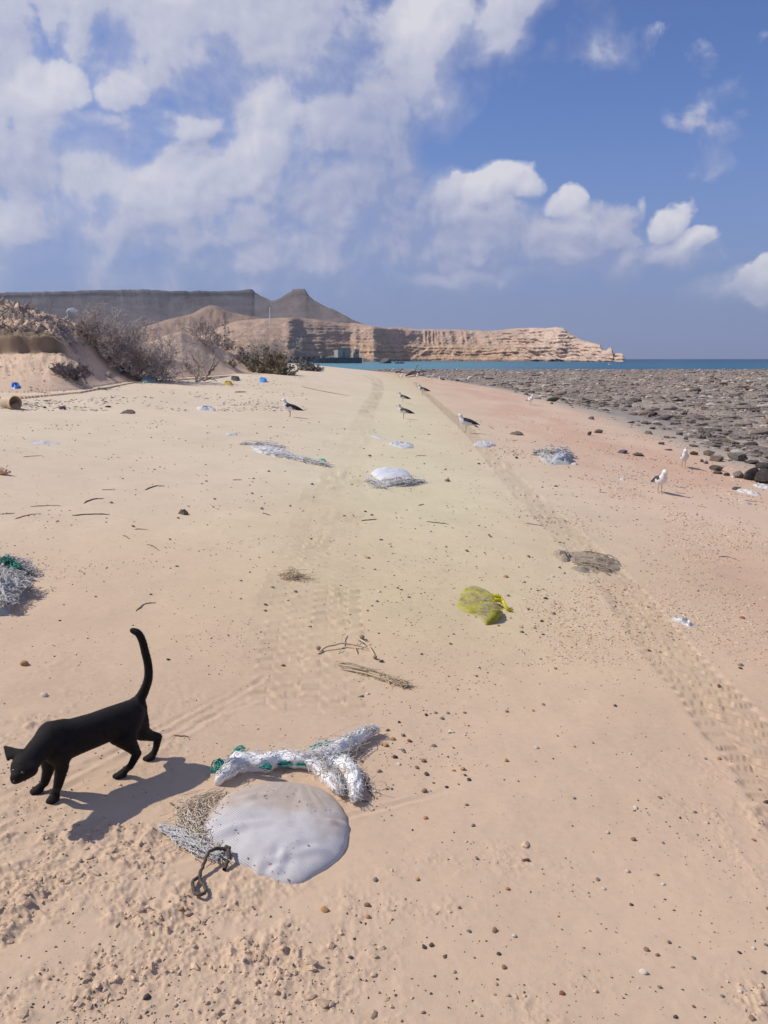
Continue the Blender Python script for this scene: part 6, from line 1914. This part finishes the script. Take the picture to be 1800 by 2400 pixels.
    mass('grit', 9500, ((-80, 1900), (985, 2400), 1.25), .0022, .0075, [(.10, .07, .05), (.20, .13, .08), (.17, .14, .115), (.30, .19, .11), (.08, .06, .05), (.50, .42, .33)], 7, dens=d_grit, mt=grit_m)
    def d_shell(Q, qx, qy):
        xe = Q[:, 0] + 9.7 - shore_x(Q[:, 1])
        return np.clip(sstep(1050, 1250, qx) * sstep(-.05, .3, fbm2(Q[:, 0] * .7, Q[:, 1] * .35, 3, 603)), 0, 1) * (xe < 8.5)
    mass('shell_grit', 9000, ((1000, 1900), (960, 1560), 1.3), .0035, .011, [(.52, .32, .20), (.60, .42, .29), (.45, .27, .16), (.60, .50, .40)], 8, dens=d_shell, mt=grit_m, flat=(.3, .6))
    def d_clod(Q, qx, qy): return np.clip(churn(Q[:, 0], Q[:, 1]) * 1.0 * sstep(-.25, .25, fbm2(Q[:, 0] * 4.5, Q[:, 1] * 4.5, 3, 33)), 0, 1)
    clod_m = mat('sand_clod', (.2, .2, .2), .95, attr='Col', vscale=60, bump=.8, bscale=300, bdist=.003, spec=.1)
    mass('sand_clods', 1500, ((-60, 1800), (1660, 2400), .8), .0018, .0105, [tuple(C_SAND * .97), tuple(C_SAND * .90), tuple(C_SAND * 1.02)], 9, sub=1, dens=d_clod, smooth=True, mt=clod_m, flat=(.5, .9))
    mass('sand_crusts', 170, ((-60, 1250), (1880, 2400), .8), .008, .022, [tuple(C_SAND * .95), tuple(C_SAND * .88)], 19, sub=1, dens=d_clod, smooth=False, mt=clod_m, flat=(.35, .7))
    def d_lit(Q, qx, qy): return np.clip(sstep(-.15, .3, fbm2(Q[:, 0] * .5, Q[:, 1] * .3, 3, 605)), 0, 1)
    mass('drift_litter', 1500, ((-60, 720), (882, 965), 1.0), .005, .016, [(.30, .24, .18), (.36, .29, .22), (.20, .155, .12), (.46, .37, .29)], 10, dens=d_lit, mt=grit_m, flat=(.2, .5))
build_pebbles()

# ------------------------------------------------------------------ bushes
def grow(base, n_stem, height, spread, rg, levels=3, lean=(0, 0), wig=.22, kids=(4, 5, 4), r0=.03, up=.5, seglen=None):
    """branching twigs: returns per level lists of segments p0,p1,r0,r1"""
    out = [[] for _ in range(levels + 1)]
    def shoot(p, d, L, r, lv):
        n = max(3, int(6 - lv)); step = L / n
        pts = [p]
        for i in range(n):
            d = d + rg.normal(0, wig, 3) + np.array([0, 0, .05 * up]); d /= np.linalg.norm(d)
            q = pts[-1] + d * step
            ra = r * (1 - i / n * .7); rb = r * (1 - (i + 1) / n * .7)
            out[lv].append((pts[-1], q, ra, rb)); pts.append(q)
            if lv < levels and i >= (1 if lv == 0 else 0):
                for _ in range(rg.poisson(kids[lv] / n)):
                    nd = d + rg.normal(0, .75, 3); nd[2] += .15 * up; nd /= np.linalg.norm(nd)
                    shoot(q, nd, L * rg.uniform(.38, .62), rb * .62, lv + 1)
    for s in range(n_stem):
        a = rg.uniform(0, 6.28); rad = spread * math.sqrt(rg.uniform(0, 1))
        p = np.array([base[0] + rad * .35 * math.cos(a), base[1] + rad * .35 * math.sin(a), base[2] - .05])
        d = np.array([math.cos(a) * rad / spread * .95 + lean[0], math.sin(a) * rad / spread * .95 + lean[1], rg.uniform(.5, 1.2) * up * 1.6]); d /= np.linalg.norm(d)
        shoot(p, d, height * rg.uniform(.65, 1.05), r0 * rg.uniform(.6, 1.1), 0)
    return out

def seg_obj(name, segs, m, root, base, rmin, kind=None):
    if not segs: return
    a = np.array([s[0] for s in segs]) - base; b = np.array([s[1] for s in segs]) - base
    r0 = np.maximum([s[2] for s in segs], rmin); r1 = np.maximum([s[3] for s in segs], rmin * .8)
    o = link(name, segs_mesh(name, a, b, r0, r1, 3), m, root)
    if kind: o['kind'] = kind

def leaf_np(P, s, rg, up=.4):
    n = len(P)
    d = rg.normal(0, 1, (n, 3)); d[:, 2] = np.abs(d[:, 2]) * up; d /= np.linalg.norm(d, axis=1, keepdims=True)
    t = np.cross(d, rg.normal(0, 1, (n, 3))); t /= np.linalg.norm(t, axis=1, keepdims=True)
    s = s * rg.uniform(.6, 1.4, n)[:, None]
    V = np.stack([P, P + d * s * .5 + t * s * .28, P + d * s, P + d * s * .5 - t * s * .28], 1).reshape(-1, 3)
    return V, np.arange(n * 4).reshape(-1, 4)

def build_bushes():
    M_GB = mat('grey_bark', (.28, .235, .21), .9, (.42, .36, .32), 4, .3, 40, .01)
    M_GT = mat('grey_twig', (.44, .37, .335), .9, (.64, .55, .50), 3)
    M_BT = mat('tan_twig', (.32, .25, .16), .9, (.43, .35, .235), 3)
    M_LF = mat('olive_leaf', (.12, .115, .075), .8, (.24, .22, .15), 2.2)
    M_LG = mat('grey_leaf', (.16, .145, .12), .85, (.28, .25, .205), 2.2)
    def bush(px, py, w, h, n, label, mats, seed, leaves=0, leafm=None, ls=.10, kids=(4, 5, 4), up=.5, lean=(0, 0), group=None, ydepth=.7, levels=3, clumps=1, name='bush', r0=.022, cat='bush', rmin=.006):
        rg = np.random.default_rng(seed)
        p = at(px, py); dep = float((p - CAMP) @ FWD)
        W = w * dep / F; Hh = h * dep / F
        base = np.array([p[0], p[1] + W * .2, float(HG(p[0], p[1])[0])])
        root = empty(name, base, label, cat, group)
        lv = [[] for _ in range(levels + 1)]
        for c in range(clumps):
            cx = p[0] + W * (rg.uniform(-.36, .36) if clumps > 1 else 0); cy = p[1] + W * ydepth * rg.uniform(0.0, .6)
            b = np.array([cx, cy, float(HG(cx, cy)[0])])
            k = math.sqrt(max(.15, 1 - (abs(cx - p[0]) / (W * .5)) ** 2)) if clumps > 1 else 1
            g = grow(b, max(2, n // clumps), Hh * .72 * k, W * .5 / math.sqrt(clumps), rg, levels, lean, kids=kids, up=up, r0=r0)
            for i in range(levels + 1): lv[i] += g[i]
        seg_obj('branches', lv[0], mats[0], root, base, rmin * 1.5, 'stuff')
        seg_obj('twigs', sum(lv[1:-1], []), mats[1], root, base, rmin, 'stuff')
        seg_obj('fine_twigs', lv[-1], mats[1], root, base, rmin * .8, 'stuff')
        if leaves:
            tips = [s[1] for s in lv[-1]] + [s[0] for s in lv[-1]]
            idx = rg.integers(0, len(tips), leaves)
            P = np.array(tips)[idx] + rg.normal(0, .05, (leaves, 3)) - base
            V, Fc = leaf_np(P, ls, rg)
            o = link('leaves', mesh_np('leaves', V, Fc, False), leafm, root); o['kind'] = 'stuff'
        return root
    bush(285, 876, 240, 150, 66, 'largest dry grey bush, leafless and tangled, at the foot of the left bank', (M_GB, M_GT), 3, clumps=14, kids=(5, 6, 5), up=.5, rmin=.0095, ydepth=.5)
    bush(350, 872, 90, 70, 20, 'dense brown grey bush leaning right out of the largest dry bush', (M_GB, M_GT), 5, clumps=5, kids=(5, 6, 5), lean=(.2, -.1), up=.45, rmin=.0095)
    bush(405, 782, 110, 58, 36, 'tan dry bush standing on top of the dune behind the largest bush', (M_BT, M_BT), 7, clumps=6, up=.9, kids=(4, 4, 3), rmin=.013)
    bush(470, 800, 90, 62, 22, 'greyish bare bush behind the dune crest', (M_GB, M_GT), 9, clumps=4, up=.7, rmin=.013)
    bush(545, 836, 130, 72, 30, 'tall grey green scrub between the dune and the olive bush', (M_GB, M_GT), 11, clumps=6, up=.6, leaves=1500, leafm=M_LF, ls=.12, rmin=.014)
    bush(632, 852, 110, 82, 30, 'thin scrub with a bare crown behind the olive bush', (M_GB, M_GT), 13, clumps=5, up=.8, leaves=1000, leafm=M_LF, ls=.13, rmin=.015)
    bush(628, 876, 100, 66, 36, 'olive green bush drooping onto the sand at the end of the dune', (M_GB, M_BT), 15, clumps=7, up=.4, kids=(5, 5, 4), leaves=3600, leafm=M_LF, ls=.13, rmin=.013)
    bush(705, 868, 90, 30, 16, 'low dark scrub by the water left of the old barge', (M_GB, M_GT), 17, clumps=5, up=.35, leaves=900, leafm=M_LG, ls=.2, rmin=.016)
    bush(160, 888, 62, 56, 30, 'dark fallen brush heap below the cut bank', (M_GB, mat('purple_twig', (.17, .135, .14), .9, (.28, .235, .225), 3)), 19, clumps=4, up=.3, lean=(-.2, .2), kids=(5, 6, 4), rmin=.009)
    bush(535, 855, 34, 22, 12, 'low dry tuft on the bare dune slope', (M_GB, M_BT), 21, clumps=2, up=.4, rmin=.010)
    bush(446, 868, 40, 18, 10, 'small brown tuft at the dune foot left of the dead branches', (M_GB, M_BT), 25, clumps=2, up=.35, rmin=.010)
    # roots and brush hanging over the left heap
    rg = np.random.default_rng(31)
    base = at(70, 770)
    root = empty('brush_pile', base, 'grey tangle of roots and brush covering the heap at top left', 'brush pile')
    segs = []
    pts = at_many(rg.uniform(-120, 240, 760), 705 + 105 * rg.uniform(0, 1, 760))
    pts = pts[(pts[:, 1] > 23.9) & (pts[:, 1] < 40)]
    for p in pts:
        d = np.array([rg.normal(.5, .6), rg.normal(-.5, .4), rg.normal(-.1, .35)]); d /= np.linalg.norm(d)
        q = p + [0, 0, .03]; L = rg.uniform(.15, .5)
        for i in range(4):
            d2 = d + rg.normal(0, .35, 3); d2 /= np.linalg.norm(d2); n = q + d2 * L / 3
            segs.append((q, n, .016 * (1 - i * .2), .016 * (.8 - i * .2))); q = n
    seg_obj('root', segs, mat('pale_root', (.20, .165, .15), .9, (.36, .31, .285), 2), root, base, .008, 'stuff')
    # white bag caught at the top of the largest bush
    p = at_y(171, 733, 26.2)
    V, Fc = rock_np(3, 820, 1.0, 3, .18)
    Rr = 13.5 * 26.2 / F
    V = V * [Rr, Rr * .8, Rr * .98]; V = V * (1 + .06 * vnoise3(V * 16, 6))[:, None]
    root = empty('plastic_bag', p, 'white plastic bag puffed up and caught on top of the largest dry bush', 'plastic bag')
    link('bag_film', mesh_np('bag_film', V, Fc), mat('white_film', (.66, .65, .63), .35, (.54, .53, .51), 5, .6, 12, .03, spec=.45, transl=.25), root)
    V2, F2 = paths_np([smooth_path([[-Rr * .7, 0, -Rr * .5], [-Rr * 1.0, -.02, -Rr * .9], [-Rr * 1.35, 0, -Rr * .75]], 8)], [np.linspace(.06, .02, 8)], 6)
    link('bag_handle', mesh_np('bag_handle', V2, F2), bpy.data.materials['white_film'], root)
build_bushes()

# ------------------------------------------------------------------ barge, jetty, boats, mast
def build_far_things():
    Y = 515.0
    k = Y / (F * FWD[1]) * 1.0
    def px(x): return (x - 900) / F * (Y * FWD[1] + .3)
    def zz(y): return CAM_H + Y * math.tan(math.atan((1200 - y) / F) - R(PITCH))
    hull_m = mat('barge_hull', (.055, .062, .075), .8, (.11, .11, .115), .25, .3, .8, .2)
    cab_m = mat('cabin_wall', (.40, .385, .35), .85, (.30, .29, .27), .3, .3, 1.2, .1)
    cab_d = mat('cabin_dark', (.10, .105, .11), .9, (.15, .15, .15), .4)
    deck_m = mat('deck_rubble', (.16, .155, .155), .9, (.26, .25, .24), .4)
    x0, x1 = px(735), px(848); zt = zz(838)
    c = ((x0 + x1) / 2)
    root = empty('barge', (c, Y, SEA_Z), 'derelict dark grey barge with two concrete cabins moored in the bay', 'barge')
    w = (x1 - x0) / 2
    prof = [(-w, -.3), (-w + 1.2, .2), (-w * .36, .3), (w - .6, .3), (w, -.2)]
    hull = []
    V = []
    n = 8
    for i in range(n + 1):
        t = -1 + 2 * i / n; x = w * t; half = 5.2 * (1 - .35 * max(0, -t) ** 3)
        z1 = zt - SEA_Z - (.9 if t < -.3 else 0.0) * (.7 if t < -.8 else 1)
        V += [[x, -half, -1.2], [x, -half, z1], [x, half, z1], [x, half, -1.2]]
    Fc = np.concatenate([grid_faces(n + 1, 4, wrap=True), [[0, 1, 2, 3], [4 * n + 3, 4 * n + 2, 4 * n + 1, 4 * n]]])
    link('hull', mesh_np('barge_hull', np.array(V, float), Fc, False), hull_m, root)
    rail = box_np(-w * .3, w, -5.32, -5.22, zt - SEA_Z - .5, zt - SEA_Z - .15)
    link('rub_rail', mesh_np('rub_rail', *rail, False), cab_d, root)
    dz = zt - SEA_Z
    def cabin(xa, xb, top, nm, door):
        a, b = px(xa) - c, px(xb) - c
        h = zz(top) - zt
        m = (a + b) / 2; L = (b - a) / 2
        o = empty_part = link(nm, mesh_np(nm, *box_np(-L * .80, L * .80, -L * .62, L * .62, 0, h - .25), False), cab_m, root)
        o.location = (m, 0, dz); o.rotation_euler = (0, 0, R(24))
        link('roof', mesh_np('cabin_roof', *box_np(-L * .88, L * .88, -L * .70, L * .70, h - .247, h), False), cab_d, o)
        if door:
            link('doorway', mesh_np('cabin_door', *box_np(-L * .18, L * .12, -L * .62 - .03, -L * .62 + .3, .1, h * .78), False), cab_d, o)
            link('pillar', mesh_np('cabin_pillar', *box_np(-L * .08, L * .02, -L * .62 - .16, -L * .62 - .04, 0, h * .9), False), cab_m, o)
            link('window', mesh_np('cabin_window', *box_np(L * .80 - .2, L * .80 + .03, -L * .2, L * .3, h * .35, h * .75), False), cab_d, o)
        else:
            link('window', mesh_np('cabin_window', *box_np(-L * .3, L * .3, -L * .62 - .03, -L * .62 + .2, h * .4, h * .75), False), cab_d, o)
    cabin(783, 822, 817.5, 'cabin', True)
    cabin(828, 842, 819, 'cabin', False)
    rg = np.random.default_rng(5)
    for i in range(11):
        V, Fc = rock_np(1, 640 + i, 1, 5, .3)
        s = rg.uniform(.5, 1.0)
        o = link('rubble', mesh_np('rubble', V * s, Fc, False), deck_m, root); o.location = (px(rg.uniform(752, 786)) - c, rg.uniform(-3, 3), dz - .5 + s * .4)
    # jetty behind the barge
    r = empty('jetty', (px(720), Y + 22, SEA_Z), 'long low stone jetty left of the old barge', 'jetty')
    j0, j1 = px(672) - px(720), px(760) - px(720)
    hz = CAM_H + (Y + 22) * math.tan(math.atan((1200 - 834.5) / F) - R(PITCH)) - SEA_Z
    link('deck', mesh_np('jetty_deck', *box_np(j0, j1, -2, 4, hz - .6, hz), False), mat('jetty_deck', (.30, .25, .20), .9, (.2, .17, .14), .3), r)
    for t in np.linspace(j0 + 1, j1 - 1, 7):
        link('pier', mesh_np('jetty_pier', *box_np(t - .9, t + .9, -1.7, 3.7, -1, hz - .603), False), hull_m, r)
    # half sunk hulk
    P = at_y(903, 851, 500)
    V, Fc = rock_np(3, 905, 1, 9, .3)
    s = 15 * 500 / F
    V = V * [s * 1.05, s * .8, s * .78]
    tag(link('rock', mesh_np('sea_rock', V, Fc), rock_mat('sea_rock', (.09, .08, .075), (.16, .14, .125), .25), None, (P[0], P[1], SEA_Z + .7)), 'dark humped rock standing in the bay right of the barge', 'rock')
    # small dark boat
    P = at_y(937, 851, 480)
    root = empty('small_boat', (P[0], P[1], SEA_Z), 'small dark open boat with two dark bundles aboard, right of the humped rock', 'boat')
    L, n = 2.7, 12
    V = []
    for i in range(n + 1):
        t = -1 + 2 * i / n; b = .85 * math.sqrt(max(.02, 1 - max(0, t) ** 2.2)); sh = .65 + .35 * max(0, t) ** 2
        V += [[L * t, -b, sh], [L * t, -b * .6, -.15], [L * t, b * .6, -.15], [L * t, b, sh], [L * t, b * .85, sh - .05], [L * t, b * .5, .15], [L * t, -b * .5, .15], [L * t, -b * .85, sh - .05]]
    link('hull', mesh_np('boat_hull', np.array(V, float), grid_faces(n + 1, 8, wrap=True)), hull_m, root)
    for x in (-.9, .7):
        V, Fc = rock_np(2, int(900 + x * 10), 1, 3, .2)
        o = link('bundle', mesh_np('bundle', V * [.4, .35, .75], Fc), cab_d, root); o.location = (x, 0, .9)
    link('outboard_motor', mesh_np('outboard', *join_np([box_np(-3.0, -2.65, -.18, .18, .5, 1.15), box_np(-2.9, -2.78, -.06, .06, -.3, .5)]), False), cab_d, root)
    # white mast on the hill
    P = at_y(633, 746, 575)
    root = empty('mast', P - np.array([0, 0, 4]), 'thin white mast on the reddish hill above the scrub', 'mast')
    h = 26 * 575 / F + 4
    link('pole', tube_mesh('mast_pole', [[[0, 0, 0], [0, 0, h * .5], [.12, 0, h]]], [[.36, .32, .25]], 8), mat('mast_white', (.72, .71, .69), .6), root)
    link('top_cap', mesh_np('mast_cap', *box_np(-.3, .55, -.4, .4, h - .02, h + .35), False), cab_d, root)
build_far_things()

# ------------------------------------------------------------------ sea haze
def build_haze():
    V, Fc = box_np(-9500, 9500, -3000, 11500, -6.0, 420.0)
    m = bpy.data.materials.new('haze'); m.use_nodes = True
    nt = m.node_tree; nt.nodes.clear(); g = G(nt)
    pv = g.n('ShaderNodeVolumePrincipled')
    pv.inputs['Color'].default_value = (0.80, 0.86, 1.0, 1)
    pv.inputs['Density'].default_value = 0.00006
    pv.inputs['Anisotropy'].default_value = 0.3
    out = g.n('ShaderNodeOutputMaterial')
    nt.links.new(pv.outputs[0], out.inputs['Volume'])
    m.cycles.homogeneous_volume = True
    o = link('haze', mesh_np('haze', V, Fc, False), m)
    o['kind'] = 'stuff'
build_haze()
scene.cycles.volume_bounces = 0
